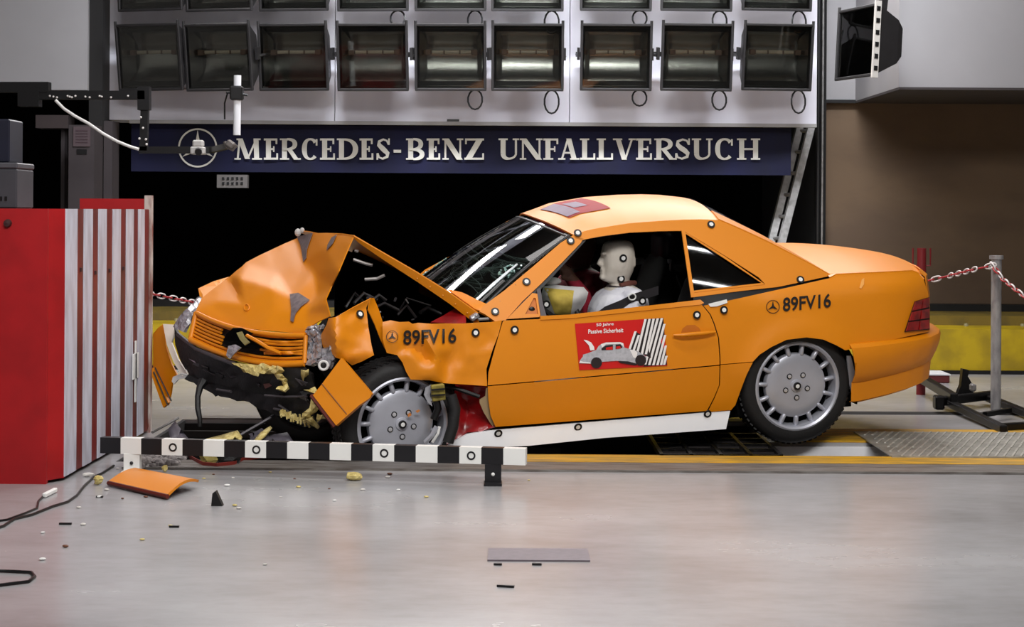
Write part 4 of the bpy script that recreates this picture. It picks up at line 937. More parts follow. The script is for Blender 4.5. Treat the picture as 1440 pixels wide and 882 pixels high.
# bonnet: front half folded up into a tent
R0, R1, R2, R3 = (497, 332, 8.97), (475, 328, 9.3), (440, 328, 9.8), (418, 335, 10.1)
hc = [R0, R1, R2, R3, (380, 352, 10.1), (346, 369, 10.05), (322, 390, 9.95), (281, 420, 9.72), (276, 436, 9.55), (475, 381, 8.86), (459, 419, 8.86), (464, 443, 8.84), (433, 462, 8.92), (431, 470, 8.92), (400, 467, 9.0), (360, 463, 9.12), (328, 459, 9.27), (300, 448, 9.42),
      (428, 368, 9.62), (443, 384, 9.36), (447, 415, 9.14), (410, 418, 9.2), (380, 405, 9.34), (335, 392, 9.68), (390, 385, 9.62), (370, 378, 9.8), (343, 428, 9.36), (300, 425, 9.55), (455, 350, 9.35), (465, 400, 9.0), (430, 440, 9.02), (385, 440, 9.14)]
ho = [R0[:2], R1[:2], (458, 327.5), R2[:2], (430, 330), R3[:2], (400, 342.5), (380, 352), (363, 360), (346, 369), (340, 375), (332, 381), (322, 390), (300, 406), (284, 419), (276, 436), (300, 448), (328, 459), (345, 462.5), (360, 463.5), (400, 467), (431, 470.5), (433, 461), (448, 452), (464, 445), (461, 432), (458, 420), (466, 402), (476, 381), (487, 355)]
hood_fn = crumple(hc, 3, .007, .045)
bonnet = part('bonnet', sheet(ho, hood_fn, 5), PAINT, car, 38, .006, offs=-1)
# far wing corner showing white behind the bonnet
part('far_wing', sheet([(279, 407), (300, 397), (322, 390.5), (310, 400), (286, 421), (282, 420)], crumple([(279, 407, 10.05), (322, 390, 10.2), (286, 421, 9.9)], 0), 6), PAINT, bonnet, None, .006)
for pts_ in ([(418, 334), (440, 329), (436, 340), (432, 352), (431, 364), (427, 369), (425, 355), (423, 345)], [(408, 415), (420, 413), (436, 423), (424, 432), (416, 442), (413, 454), (409, 452), (410, 435)], [(467, 335), (474, 331), (468, 344), (460, 353), (461, 346)]):
    part('scrape', sheet(pts_, lambda x, y: hood_fn(x, y)+(CMI.to_3x3() @ Vector((0, -.012, .004))), 5), SCRAPE, bonnet, 40, .002)
part('badge_ring', G().tube([hood_fn(347+3.6*math.cos(a), 433+4.4*math.sin(a))+(CMI.to_3x3() @ Vector((0, -.006, .002))) for a in [2*math.pi*i/16 for i in range(16)]], .0035, 5, closed=True), PAINT, bonnet)
for x, y, s in ((419, 327, .02), (425, 324, .014)): part('glass_chip', G().ball(Lw(x, y, 10.05), s, 5, 0, (1, .8, 1.2)), mat('grey_chip', (200, 198, 196), .5), bonnet)
# bonnet: rear half with turned-down edge flange
nb = [(497, 332, 8.97), (540, 357, 8.98), (585, 383, 8.99), (630, 411, 9.0), (672, 441, 9.02)]
NB = [Lw(*p) for p in nb]
def rearhood(s, t):
    k = s*4; i = min(3, int(k)); p = NB[i].lerp(NB[i+1], k-i); far = Vector((p.x+.14*(1-s), -.68, p.z-.03-.07*(1-s)))
    r = p.lerp(far, t); r.z += .012*math.sin(t*9+s*5)*t*(1-t)*2; return r
rh = part('bonnet_rear', G().grid(rearhood, 20, 16), PAINT, bonnet, 50, .006)
def flange(s, t):
    p = rearhood(s, 0); w_ = lerp(.022, .075, s**.7); return p+Vector((-.01*t, -.012*t, -w_*t))
part('bonnet_flange', G().grid(flange, 24, 2), PAINT, bonnet, 50, .006)
for i in range(5): part('flange_hole', G().ball(flange(.5+i*.1, .6)+Vector((0, .007, 0)), .0035, 4), mat('pale_orange', (236, 166, 84), .4), bonnet)
part('cowl_edge', sheet([(630, 408), (650, 412), (690, 432), (694, 437), (680, 440), (668, 436)], crumple([(630, 408, 9.12), (690, 432, 9.05), (668, 436, 9.03), (680, 440, 9.0)], 0), 7), PAINT, car, 50, .008)
# grille
GL = [(276, 440, 9.55), (268, 478, 9.50)]; GRt = [(430, 472, 8.92), (428, 511, 8.88)]; GM = [(345, 465, 9.16), (348, 507, 9.10)]
def gpt(s, t, off=0):
    a, m_, b = [tuple(lerp(q_[0][i], q_[1][i], t) for i in range(3)) for q_ in (GL, GM, GRt)]
    x, y, D = (tuple((1-s)*(1-2*s)*a[i]+4*s*(1-s)*m_[i]+s*(2*s-1)*b[i] for i in range(3)))
    return Lw(x, y, D+off)
gf = G(); gf.tube([gpt(i/20, 0) for i in range(21)], .014, 8); gf.tube([gpt(i/20, 1, -.005) for i in range(21)], .017, 8); gf.tube([gpt(0, i/6) for i in range(7)], .016, 8); gf.tube([gpt(1, i/6) for i in range(7)], .012, 8)
grille = part('grille', gf, PAINT, car, 60)
part('grille_backing', G().grid(lambda s, t: gpt(s, t, .05), 16, 6), mat('brown_black', (26, 14, 10), .7), grille, None, .01)
cr = lambda p, q_, r_: G().tube(p, q_, r_)
for i in range(8):
    t = (i+.6)/8.4
    def bar_(s0, s1, dev=0):
        g = G(); n = 14; P = []
        for k in range(n+1):
            s = lerp(s0, s1, k/n); P.append(gpt(s, t+dev*math.sin((k/n)*3)*.06, .012+.02*abs(dev)*math.sin(k*1.3)))
        g.tube(P, .0075, 6); part('grille_bar', g, PAINT, grille, 60)
    if 1 <= i <= 5: bar_(.015, .29-.01*(i % 3)); bar_(.5+.03*i, .985, random.uniform(-1, 1))
    else: bar_(.015, .985, .3 if i == 6 else 0)
hole = [(317, 478), (320, 468), (328, 461), (340, 461), (350, 466), (356, 469), (350, 475), (362, 481), (377, 489), (360, 491), (345, 490), (335, 492), (325, 490), (316, 484)]
part('torn_opening', sheet(hole, crumple([(317, 478, 9.24), (377, 489, 9.02), (345, 470, 9.12)], 0), 6), VOID, grille, None, .01)
part('torn_tongue', sheet([(333, 469), (341, 467), (345, 475), (352, 482), (345, 486), (338, 478)], crumple([(333, 469, 9.1), (352, 482, 9.0), (345, 470, 9.08)], 0), 5), mat('dull_brass', (150, 140, 90), .5, .3), grille, None, .006)
part('torn_lip', G().tube([Lw(347, 472, 9.08), Lw(362, 480, 9.02), Lw(378, 490, 8.98), Lw(395, 497, 8.95)], .01, 6), PAINT, grille)
part('torn_tongue', sheet([(322, 487), (332, 485), (340, 489), (330, 498), (324, 505), (319, 500)], crumple([(322, 487, 9.12), (340, 489, 9.05), (322, 505, 9.1)], 0), 5), CHROME, grille, None, .006)
# lamps at the front
HL = [(248, 460), (256, 447), (266, 434), (277, 418), (281, 423), (275, 442), (268, 456), (262, 468), (256, 466)]
part('headlamp_remains', sheet(HL, crumple([(248, 460, 9.7), (277, 418, 9.85), (262, 468, 9.55), (268, 440, 9.6)], 0, .03, .2), 4), CHROME, car, 25, .02, 'crushed silver headlamp bowl')
HR = [(433, 459), (446, 457), (457, 458), (452, 472), (453, 486), (452, 500), (448, 513), (440, 516), (430, 513), (433, 490)]
part('headlamp_remains', sheet(HR, crumple([(433, 459, 8.93), (457, 458, 8.85), (448, 513, 8.82), (430, 513, 8.9), (442, 485, 8.95)], 0, .04, .2), 4), CHROME, car, 25, .02, 'crushed silver headlamp bowl')
fl = part('fog_lamp', sheet([(455, 490), (466, 487), (471, 492), (472, 508), (466, 519), (453, 519), (451, 508)], crumple([(455, 490, 8.78), (471, 492, 8.76), (466, 519, 8.75), (451, 508, 8.8)], 0, .02, .2), 4), CHROME, car, 25, .03)
part('bulb_ring', G().tube([Lw(455+6*math.cos(a), 514+6*math.sin(a), 8.73) for a in [2*math.pi*i/16 for i in range(16)]], .007, 6, closed=True), WHITEM, fl); part('bulb_socket', G().ball(Lw(455, 514, 8.74), .018, 6), BLACKM, fl)
# bumper remains
bb = [(249, 462), (254, 470), (262, 480), (275, 487), (300, 497), (322, 505), (350, 513), (395, 517), (428, 516), (441, 525), (444, 548), (430, 560), (395, 556), (350, 547), (320, 541), (290, 536), (270, 527), (259, 508), (251, 485)]
part('bumper_beam', sheet(bb, crumple([(244, 462, 9.85), (262, 480, 9.62), (254, 508, 9.75), (290, 536, 9.5), (300, 500, 9.32), (350, 513, 9.1), (350, 547, 9.16), (395, 530, 8.95), (441, 525, 8.86), (430, 560, 8.9)], 4, .03, .09), 6), BLACK, car, 35, .02, 'torn black bumper beam')
ad = [(268, 527), (290, 536), (320, 541), (350, 546), (400, 556), (432, 560), (443, 572), (446, 588), (436, 592), (410, 585), (385, 580), (352, 566), (330, 561), (310, 558), (292, 547), (276, 540), (262, 534)]
part('air_dam', sheet(ad, crumple([(268, 527, 9.6), (292, 547, 9.5), (330, 561, 9.3), (385, 580, 9.06), (443, 572, 8.88), (350, 546, 9.2), (400, 556, 8.98)], 4, .03, .08), 6), BLACK, car, 35, .02, 'broken black air dam')
part('torn_trim', G().tube([Lw(250, 470, 9.72), Lw(275, 490, 9.45), (Lw(305, 503, 9.24)), Lw(330, 512, 9.1)], .012, 6), mat('grey_trim', (70, 66, 70), .45), car, 60)
for p_, r_ in (([(305, 548, 9.3), (325, 551, 9.22)], .008), ([(372, 556, 8.98), (400, 558, 8.92), (432, 558, 8.84)], .006), ([(385, 575, 9.0), (405, 578, 8.95), (392, 570, 8.98)], .007)):
    part('torn_trim', G().tube([Lw(*q_) for q_ in p_], r_, 6), MATS['grey_trim'], car)
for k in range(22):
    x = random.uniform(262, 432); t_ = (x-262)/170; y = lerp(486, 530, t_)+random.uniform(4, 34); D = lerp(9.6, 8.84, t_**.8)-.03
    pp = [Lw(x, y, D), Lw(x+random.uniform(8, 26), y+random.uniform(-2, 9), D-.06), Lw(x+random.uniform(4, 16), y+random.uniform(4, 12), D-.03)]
    part('torn_shard', G().add(pp, [(0, 1, 2)]), random.choice([BLACK, mat('purple_grey_highlight', (132, 118, 128), .4, .3, var=.4, vscale=30), mat('grey_trim', (70, 66, 70), .45), BLACKM, mat('red_brown_metal', (74, 40, 36), .5)]), car, None, .006)  # purple-grey shards are coloured lighter to stand in for highlights on the torn bumper
def foam(pts_, D, th=.03):
    part('foam', sheet(pts_, crumple([(x, y, (D(x) if callable(D) else D)+.03*math.sin(x*.3+y*.2)) for x, y in pts_], 0, .02, .2), 4), FOAM, car, 40, th, 'torn yellow bumper foam')
foam([(332, 511), (352, 512.5), (396, 516), (400, 522), (393, 528), (386, 526), (362, 526), (343, 524)], lambda x: 9.07-(x-335)*.0026); foam([(389, 525), (397, 526), (403, 535), (407, 547), (401, 552), (389, 548), (391, 545), (399, 546), (396, 536)], 8.9, .015)
foam([(430, 549), (440, 547), (446, 556), (443, 572), (436, 588), (430, 590), (436, 570), (438, 556)], 8.82); foam([(432, 590), (440, 585), (444, 596), (441, 599), (434, 596)], 8.84); foam([(446, 582), (456, 586), (458, 589), (450, 588)], 8.8); foam([(423, 520), (430, 521), (434, 527), (428, 532), (423, 528)], 8.84)
g = G()
for k in range(26):
    x = 394+k*1.6; y = 578+(k*.55)+random.uniform(-1, 5); g.tube([Lw(x, y-4, 8.93-.002*k), Lw(x+random.uniform(-1, 2), y+5, 8.93-.002*k)], .005, 4)
k = part('foam_shreds', g, FOAM, car); k['kind'] = 'stuff'
part('bent_bracket', G().tube([Lw(286, 537, 9.45), Lw(281, 545, 9.42), Lw(278, 558, 9.4), Lw(278, 574, 9.38), Lw(281, 590, 9.36), Lw(281, 600, 9.36)], [.03, .02, .016, .016, .014, .012], 7), BLACK, car, 50)
# bumper corners: torn plate near the wheel, far piece by the barrier
bp_ = [(480, 503.5), (523, 554), (520, 560), (505, 570), (472.5, 598.5), (440, 556), (452, 541)]
bpf = crumple([(480, 503, 8.66), (523, 554, 8.60), (472.5, 599, 8.60), (440, 556, 8.66)], 0)
bpl = part('bumper_corner', sheet(bp_, bpf, 8), [PAINT], car, 40, .035, 'torn square corner of the front bumper', -1)
part('moulding_line', G().tube([bpf(452.5, 539.5)+Vector((0, .002, 0)), bpf(487.5, 582.5)+Vector((0, .002, 0))], .0025, 4), mat('orange_seam', (120, 64, 10), .6), bpl)
part('plate_edge', G().tube([bpf(439, 557)+Vector((0, -.02, 0)), bpf(456, 580)+Vector((0, -.02, 0)), bpf(472, 601)+Vector((0, -.02, 0))], .014, 6), mat('dark_red_brown', (96, 26, 12), .6), bpl)
lf = [(217, 470), (224, 461), (231, 456), (234, 484), (243, 512), (252, 530), (244, 538), (242, 553), (238, 570), (231, 556), (222, 536), (217, 520)]
lfp = part('bumper_far_corner', sheet(lf, crumple([(217, 470, 10.0), (231, 456, 9.94), (252, 530, 9.84), (238, 570, 9.9), (217, 520, 9.98)], 2), 7), PAINT, car, 40, .01, 'bumper end standing against the barrier')
part('bumper_lip', sheet([(216, 518), (219, 518), (240, 566), (233, 573), (216, 530)], crumple([(216, 518, 9.93), (240, 566, 9.86), (233, 573, 9.88)], 0), 7), PAINT, lfp, 40, .02)
part('lip_groove', G().tube([Lw(216, 523, 9.9), Lw(236, 570, 9.84)], .005, 4), BLACKM, lfp); part('lip_groove', G().tube([Lw(218, 517, 9.9), Lw(241, 564, 9.83)], .005, 4), BLACKM, lfp)
part('bumper_edge', sheet([(231, 456), (246, 457), (247, 470), (243, 482), (252, 505), (266, 528), (258, 530), (246, 510), (236, 485)], crumple([(231, 456, 9.9), (246, 457, 9.86), (266, 528, 9.72), (246, 510, 9.8)], 0), 6), mat('pale_bumper_edge', (246, 236, 222), .4), lfp, 40, .012)
part('torn_white_tip', sheet([(245, 530), (256, 524), (267, 527), (266, 530), (252, 534), (246, 540), (243, 536)], crumple([(245, 530, 9.8), (267, 527, 9.7), (246, 540, 9.8)], 0), 4), WHITEM, lfp, 30, .01)
# bay: dark engine mass and bits
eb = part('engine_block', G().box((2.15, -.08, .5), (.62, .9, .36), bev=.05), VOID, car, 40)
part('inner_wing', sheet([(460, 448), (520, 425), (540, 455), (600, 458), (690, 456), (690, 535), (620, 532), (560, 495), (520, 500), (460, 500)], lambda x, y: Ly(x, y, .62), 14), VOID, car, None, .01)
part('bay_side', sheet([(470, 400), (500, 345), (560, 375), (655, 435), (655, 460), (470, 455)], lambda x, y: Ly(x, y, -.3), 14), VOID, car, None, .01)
for k in range(7):
    x0 = random.uniform(485, 600); y0 = random.uniform(425, 448)
    part('hose', G().tube([Lw(x0, y0, 9.1), Lw(x0+random.uniform(5, 22), y0-random.uniform(5, 20), 9.15), Lw(x0+random.uniform(25, 45), y0+random.uniform(-8, 8), 9.15)], random.uniform(.006, .014), 6), BLACKM if k % 2 else mat('hose_grey', (38, 35, 36), .4), eb, 60)
for k in range(12):
    part('engine_fitting', G().box(Lw(random.uniform(480, 600), random.uniform(412, 450), 9.12), (random.uniform(.008, .035), .02, random.uniform(.006, .02)), Matrix.Rotation(random.uniform(0, 3), 3, 'Y'), bev=.003), random.choice([BLACK, ALU, BLACKM, mat('bay_grey', (70, 68, 72), .4, .5)]), eb)
for p_ in ([(497, 365, 9.12), (515, 371, 9.12), (524, 373, 9.12)], [(513, 393, 9.1), (530, 392, 9.1), (541, 387, 9.1)], [(499, 352, 9.08), (504, 354, 9.08)]):
    part('bonnet_brace', G().tube([Lw(*q_) for q_ in p_], .009, 6), mat('brace_steel', (176, 172, 170), .35, .5), rh)
part('strut_panel', sheet([(606, 455), (625, 445), (641, 435), (655, 440), (656, 456), (640, 457)], crumple([(606, 455, 9.05), (641, 435, 9.1), (656, 456, 9.0)], 0), 6), REDIN, car, 40, .01, 'dark red inner body metal')
part('hinge', G().box(Lw(667, 446, 9.0), (.05, .04, .03), Matrix.Rotation(.5, 3, 'Y'), bev=.006), CHROME, car); part('hinge', G().box(Lw(680, 449, 8.98), (.06, .02, .015), bev=.004), ALU, car)
# footwell and wheel well behind the front wheel
rw = [(640, 541), (690, 543), (686, 560), (690, 585), (697, 601), (680, 606), (657, 610), (636, 622), (628, 626), (632, 608), (640, 596), (638, 560)]
part('inner_post', sheet(rw, crumple([(640, 541, 9.05), (690, 543, 9.0), (697, 601, 9.0), (636, 622, 8.98), (660, 575, 9.12), (650, 600, 9.02)], 2, .02, .1), 6), REDIN, car, 40, .01, 'dark red footwell metal')
part('door_end', sheet([(683, 546), (687, 545), (687, 560), (691, 585), (698, 600), (692, 599), (680, 580), (674, 566), (674, 562), (682, 557)], lambda x, y: S(x, y, -.025), 6), mat('cream_primer', (176, 150, 112), .6), car, None, .008)
part('wing_lower_edge', G().tube([Lw(604, 538, 8.9), Lw(640, 546, 8.93), Lw(674, 558, 8.95)], .012, 6), BLACKM, car)
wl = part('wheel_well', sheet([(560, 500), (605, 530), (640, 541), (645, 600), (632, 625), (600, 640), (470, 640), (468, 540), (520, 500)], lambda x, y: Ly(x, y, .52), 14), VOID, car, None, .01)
part('suspension_arm', G().tube([Lw(634, 556, 8.86), Lw(640, 575, 8.86), Lw(637, 600, 8.86), Lw(630, 622, 8.86)], .03, 8), RUBBER, car, 60)
part('brake_strut', G().tube([Lw(612, 555, 8.85), Lw(616, 575, 8.86), Lw(610, 590, 8.86)], .02, 8), BLACKM, car, 60)
part('rim_fragment', G().tube([Lw(598, 622, 8.78), Lw(608, 612, 8.77), Lw(614, 600, 8.77)], .014, 6), ALLOY, car); part('rim_fragment', G().tube([Lw(608, 622, 8.78), Lw(616, 610, 8.77), Lw(618, 600, 8.77)], .008, 6), WHITEM, car)
yl = part('pad_block', G().box(Lw(616, 552, 8.83), (.07, .03, .085), Matrix.Rotation(.05, 3, 'Y'), bev=.004), mat('olive_pad', (150, 136, 60), .6, rgb2=(110, 98, 40), vscale=20), car)
for dz in (-.014, .016): part('pad_groove', G().box(Lw(616, 552, 8.805)+Vector((0, .002, dz)), (.072, .008, .008)), BLACKM, yl)
part('torn_liner', sheet([(598, 545), (606, 541), (604, 555), (608, 572), (601, 566), (596, 555)], crumple([(598, 545, 8.84), (606, 572, 8.84), (604, 541, 8.86)], 0), 5), mat('grey_liner', (150, 150, 156), .5), car, None, .006)
# underbody
part('underbody', G().box((.95, 0, .19), (2.3, 1.5, .06)), VOID, car)
# ------------------------------------------------------------------ markings
mk = G(); n = 18
mk.lathe([(.001, .003), (.012, .003)], n, 0); mk.lathe([(.012, .003), (.0215, .003), (.0225, 0)], n, 1)
MK = mesh('target_marker', mk, [WHITEM, BLACKM])
def marker(x, y, fn, off=.006, parent=car, sc=1):
    p = fn(x, y); q_ = fn(x+2, y); r_ = fn(x, y+2); nn = (q_-p).cross(r_-p).normalized()
    if nn.y < 0: nn = -nn
    o = link('target_marker', MK, parent, p+nn*off); o.rotation_euler = nn.to_track_quat('Z', 'Y').to_euler(); o.scale = (sc,)*3
fw = crumple(fc, 3, 0, base=side_y)
for x, y in ((668, 468),): marker(x, y, fw, .01)
marker(505, 443, crumple(ffc, 4), .012)
for x, y in ((696, 439), (740, 397), (802, 339.5), (812, 328.5), (999.5, 316.5), (1125, 394)): marker(x, y, Gh, .008)
for x, y in ((723, 464), (979, 443), (1017, 436), (700, 608), (812, 599), (994, 580.5)): marker(x, y, S, .012)
def star(cx, cy, r, fn, name='star_mark'):
    g = G(); n = 28
    for i in range(n):
        a0, a1 = 2*math.pi*i/n, 2*math.pi*(i+1)/n; g.add([fn(cx+q_*math.cos(a), cy+q_*math.sin(a)) for q_, a in ((r-.9, a0), (r, a0), (r, a1), (r-.9, a1))], [(0, 1, 2, 3)])
    for k in range(3):
        a = -math.pi/2+k*2*math.pi/3; g.add([fn(cx+q_*math.cos(a+d), cy+q_*math.sin(a+d)) for q_, d in ((r*.86, 0), (r*.2, 1.0), (0, 0), (r*.2, -1.0))], [(0, 1, 2, 3)])
    part(name, g, INK, car)
INKF = lambda x, y: S(x, y, .006)
star(1087, 431.5, 9.5, INKF)
part('registration_number', lettering('89FV16', 1101, 1168.5, 438.5, 432.5, 20, INKF), INK, car, label='black stencilled registration 89FV16')
fw2 = lambda x, y: fw(x, y)+Vector((0, .012, 0))
star(551, 473, 8.5, fw2)
part('registration_number', lettering('89FV16', 566.5, 641, 485, 482, 21, fw2), INK, car, label='black stencilled registration 89FV16')
# door sticker
ST = lambda x, y: S(x, y, .004); ST2 = lambda x, y: S(x, y, .0065); ST3 = lambda x, y: S(x, y, .008); ST4 = lambda x, y: S(x, y, .0095)
Z4 = lambda x, y: (800+x/9.6, 440+y/9.6)         # traced at 9.6 times size
stk = part('door_sticker', sheet([Z4(80, 148), Z4(1020, 85), Z4(1275, 70), Z4(1330, 715), Z4(140, 775)], ST, 14), mat('sticker_red', (206, 24, 20), .4, var=.06), car, label='red printed safety sticker on the door')
SW = mat('sticker_white', (238, 234, 232), .45, var=.03); SG = mat('sticker_grey', (184, 184, 190), .5, var=.2, vscale=60); SK = mat('sticker_black', (34, 24, 26), .5)
def flat(polys, fn, m, name='print'):
    for P in polys:
        g = G()
        P = [Z4(*p) for p in P]; tri = geometry.tessellate_polygon([[Vector((x, y, 0)) for x, y in P]]); g.add([fn(*p) for p in P], [tuple(t) for t in tri]); part(name, g, m, stk)
flat([[(1020, 88), (1275, 70), (1325, 700), (1005, 725), (1080, 600), (930, 520), (820, 500), (900, 250), (960, 290)]], ST2, SK, 'stripe_ground')
sl = []
tops = [(900, 250, 820, 490), (945, 300, 870, 520), (1035, 85, 925, 530), (1090, 82, 985, 560), (1145, 79, 1040, 560), (1200, 75, 1030, 700), (1255, 72, 1085, 705), (1290, 150, 1140, 708), (1300, 300, 1195, 708), (1310, 440, 1245, 705), (1318, 580, 1285, 703)]
for a, b_, c_, d_ in tops: sl.append([(a-16, b_), (a+16, b_), (c_+16, d_), (c_-16, d_)])
flat(sl, ST3, SW, 'stripe')
flat([[(140, 680), (150, 640), (190, 590), (190, 565), (260, 545), (370, 500), (400, 450), (440, 420), (500, 400), (690, 395), (735, 410), (750, 470), (820, 490), (930, 520), (1000, 560), (1050, 600), (1020, 690), (930, 700), (800, 655), (640, 650), (470, 660), (300, 690), (200, 665)]], ST3, SG, 'printed_car')
flat([[(200, 365), (240, 370), (300, 400), (340, 460), (345, 500), (290, 510), (270, 440)], [(430, 425), (500, 402), (690, 397), (735, 412), (745, 468), (720, 440), (690, 420), (500, 425), (450, 470)], [(820, 495), (900, 510), (925, 540), (910, 620), (870, 600)], [(140, 680), (150, 645), (190, 660), (290, 670), (290, 685)]], ST4, SW, 'print')
flat([[(440, 480), (500, 440), (595, 430), (595, 500), (440, 505)], [(630, 430), (700, 425), (725, 470), (630, 490)], [(660, 650), (800, 655), (930, 690), (900, 710), (700, 680)]], ST4, SK, 'print')
flat([[(500, 470), (590, 455), (590, 498), (500, 500)], [(640, 455), (690, 450), (705, 478), (640, 490)]], lambda x, y: S(x, y, .011), MATS['sticker_red'], 'print')
flat([[(cx+75*math.cos(2*math.pi*i/16), cy+75*math.sin(2*math.pi*i/16)) for i in range(16)] for cx, cy in ((372, 675), (970, 640))], lambda x, y: S(x, y, .0105), SK, 'print')
part('sticker_words', lettering('50 Jahre', *[800+370/9.6, 800+605/9.6], 440+196/9.6, 440+180/9.6, 5.4, ST3), SW, stk); part('sticker_words', lettering('Passive Sicherheit', 800+262/9.6, 800+735/9.6, 440+284/9.6, 440+262/9.6, 6.2, ST3), SW, stk)
# roof sticker
def rs_(x, y): p = roof(lerp(.07, .29, x)+.03*y, lerp(.58, .2, y)); return p+Vector((0, 0, .004))
rsk = part('roof_sticker', G().grid(lambda s, t: rs_(s, t), 8, 8), mat('roof_sticker_red', (150, 4, 16), .6, spec=.2), car)
part('stripe', G().grid(lambda s, t: rs_(lerp(.0, .35, s), lerp(.05, .95, t))+Vector((0, 0, .002)), 4, 6), mat('pale_print', (136, 120, 136), .6, spec=.2), rsk)
part('printed_car', G().grid(lambda s, t: rs_(lerp(.4, .7, s), lerp(.3, .7, t))+Vector((0, 0, .002)), 4, 6), MATS['pale_print'], rsk)

# ================================================================== DUMMIES
def loft(g, secs, n=20, p=.85):        # sections: centre, forward half-length, sideways half-width
    vs = []
    for c_, ru, ry in secs:
        for j in range(n):
            a = 2*math.pi*j/n; ca, sa = math.cos(a), math.sin(a); vs.append(Vector((c_[0]+ru*math.copysign(abs(ca)**p, ca), c_[1]+ry*math.copysign(abs(sa)**p, sa), c_[2])))
    m_ = len(secs); g.add(vs, [(i*n+j, i*n+(j+1) % n, (i+1)*n+(j+1) % n, (i+1)*n+j) for i in range(m_-1) for j in range(n)]+[tuple(range(n-1, -1, -1)), tuple(range((m_-1)*n, m_*n))])
def make_body(arm_r):
    g = G(); Y0 = .38
    head = [(337.5, 860, 877, .03), (339.5, 853, 884, .052), (343, 849, 888.5, .066), (349, 847, 890.5, .073), (355, 846.2, 891.5, .076), (361, 847, 892, .077), (367, 847.5, 892, .077), (373, 847.5, 891.5, .075), (378, 847, 890.5, .072), (382, 847, 889.5, .068), (386, 846.5, 888, .063), (390, 846, 886, .056), (393.5, 847.5, 885, .05), (395.5, 853, 884.5, .047), (398, 857.5, 884.5, .047), (404, 858.5, 885, .052)]
    torso = [(400, 857, 886, .055), (404, 853, 893, .085), (408, 847, 899, .135), (413, 841, 904, .175), (420, 836, 907, .195), (430, 831, 909, .2), (445, 828, 909, .195), (465, 828, 908, .185), (490, 832, 906, .18), (512, 836, 906, .18)]
    for L_ in (head, torso):
        secs = []
        for py_, a, b_, hw in L_:
            pf_, pb_ = Ly(a, py_, Y0), Ly(b_, py_, Y0); secs.append(((pf_+pb_)/2, (pf_.x-pb_.x)/2, hw))
        loft(g, secs)
    nose = [Ly(847.5, 359, Y0), Ly(844.5, 365, Y0), Ly(842.5, 370.5, Y0), Ly(847, 374.5, Y0)]
    g.tube(nose, [.008, .012, .016, .01], 8)
    for yy, r_ in ((379.3, .012), (383.6, .012)): g.tube([Ly(847.5, yy, Y0-.026), Ly(845.6, yy, Y0), Ly(847.5, yy, Y0+.026)], [.006, r_*.75, .006], 8)
    g.tube([Ly(847.5, 390, Y0-.03), Ly(846.3, 389.5, Y0), Ly(847.5, 390, Y0+.03)], [.012, .017, .012], 8)
    g.tube([Ly(849.5, 357, Y0-.052), Ly(847, 356.5, Y0-.03), Ly(846.8, 357.5, Y0), Ly(847, 356.5, Y0+.03), Ly(849.5, 357, Y0+.052)], .0105, 8)
    g.box(Ly(889.5, 368, Y0+.03), (.03, .05, .06), bev=.008)
    for s in (-1, 1): g.ball(Ly(876, 370, Y0+s*.074), .02, 6, 0, (.8, .35, 1.4))
    sh = [Ly(892, 421, Y0+.165), Ly(892, 431, Y0+.205), Ly(884, 447, Y0+.23), Ly(872, 470, Y0+.23)]
    g.tube([Ly(882, 417, Y0+.11)]+sh, [.05, .062, .062, .055, .05], 14); g.tube([sh[-1], Ly(835, 466, Y0+.2), Ly(805, 458, Y0+.14)], [.05, .04, .032], 12)
    sh2 = [v.copy() for v in sh]
    for v in sh2: v.y = 2*Y0-v.y
    g.tube([Ly(882, 417, Y0-.11)]+sh2, [.05, .062, .062, .055, .05], 14); g.tube([sh2[-1]]+arm_r, [.05]+[.04]*(len(arm_r)-1)+[.034], 12)
    tip = arm_r[-1]; dr = (arm_r[-1]-arm_r[-2]).normalized()
    for hand, d in ((tip, dr), (Ly(805, 458, Y0+.14), Vector((.9, -.2, .2)).normalized())):
        q_ = d.orthogonal().normalized(); g.ball(hand+d*.03, .04, 8, 0, (1, .6, .9))
        for k in range(4): g.tube([hand+d*.045+q_*(.02-.0135*k), hand+d*.085+q_*(.022-.0145*k), hand+d*(.115-.006*abs(k-1.5))+q_*(.022-.0145*k)-Vector((0, 0, .012))], [.0095, .009, .007], 6)
        g.tube([hand+q_*.03, hand+d*.03+q_*.055, hand+d*.055+q_*.055], [.012, .01, .008], 6)
    for s in (-1, 1):
        hip = Vector((.62, Y0+s*.09, .42)); kn = Vector((1.08, Y0+s*.13, .50)); an = Vector((1.36, Y0+s*.12, .27))
        g.tube([hip, (hip+kn)/2, kn], [.095, .085, .062], 12); g.tube([kn, (kn+an)/2, an], [.06, .054, .04], 12); g.tube([an-Vector((.05, 0, .01)), an+Vector((.12, 0, .03))], [.042, .035], 10)
    return g
def remeshed(name, g, mats, voxel, pick):
    me = mesh(name, g, mats); o = link(name, me); r = o.modifiers.new('remesh', 'REMESH'); r.mode = 'VOXEL'; r.voxel_size = voxel
    sm = o.modifiers.new('smooth', 'SMOOTH'); sm.factor = .5; sm.iterations = 2
    dg = bpy.context.evaluated_depsgraph_get(); dg.update(); m2 = bpy.data.meshes.new_from_object(o.evaluated_get(dg)); bpy.data.objects.remove(o); bpy.data.meshes.remove(me)
    m2.materials.clear()
    for m in mats: m2.materials.append(m)
    m2.name = name
    for p in m2.polygons: p.material_index = pick(p.center); p.use_smooth = True
    return m2
NECK = Ly(870, 403.5, .38).z
DSK = mat('dummy_skin', (214, 206, 194), .55, rgb2=(196, 186, 172), vscale=10); SHIRT = mat('white_shirt', (226, 226, 232), .85, rgb2=(204, 204, 214), vscale=14, bump=.25, bscale=16)
arm_d = [Ly(840, 470, .16), Ly(806, 462, .26)]
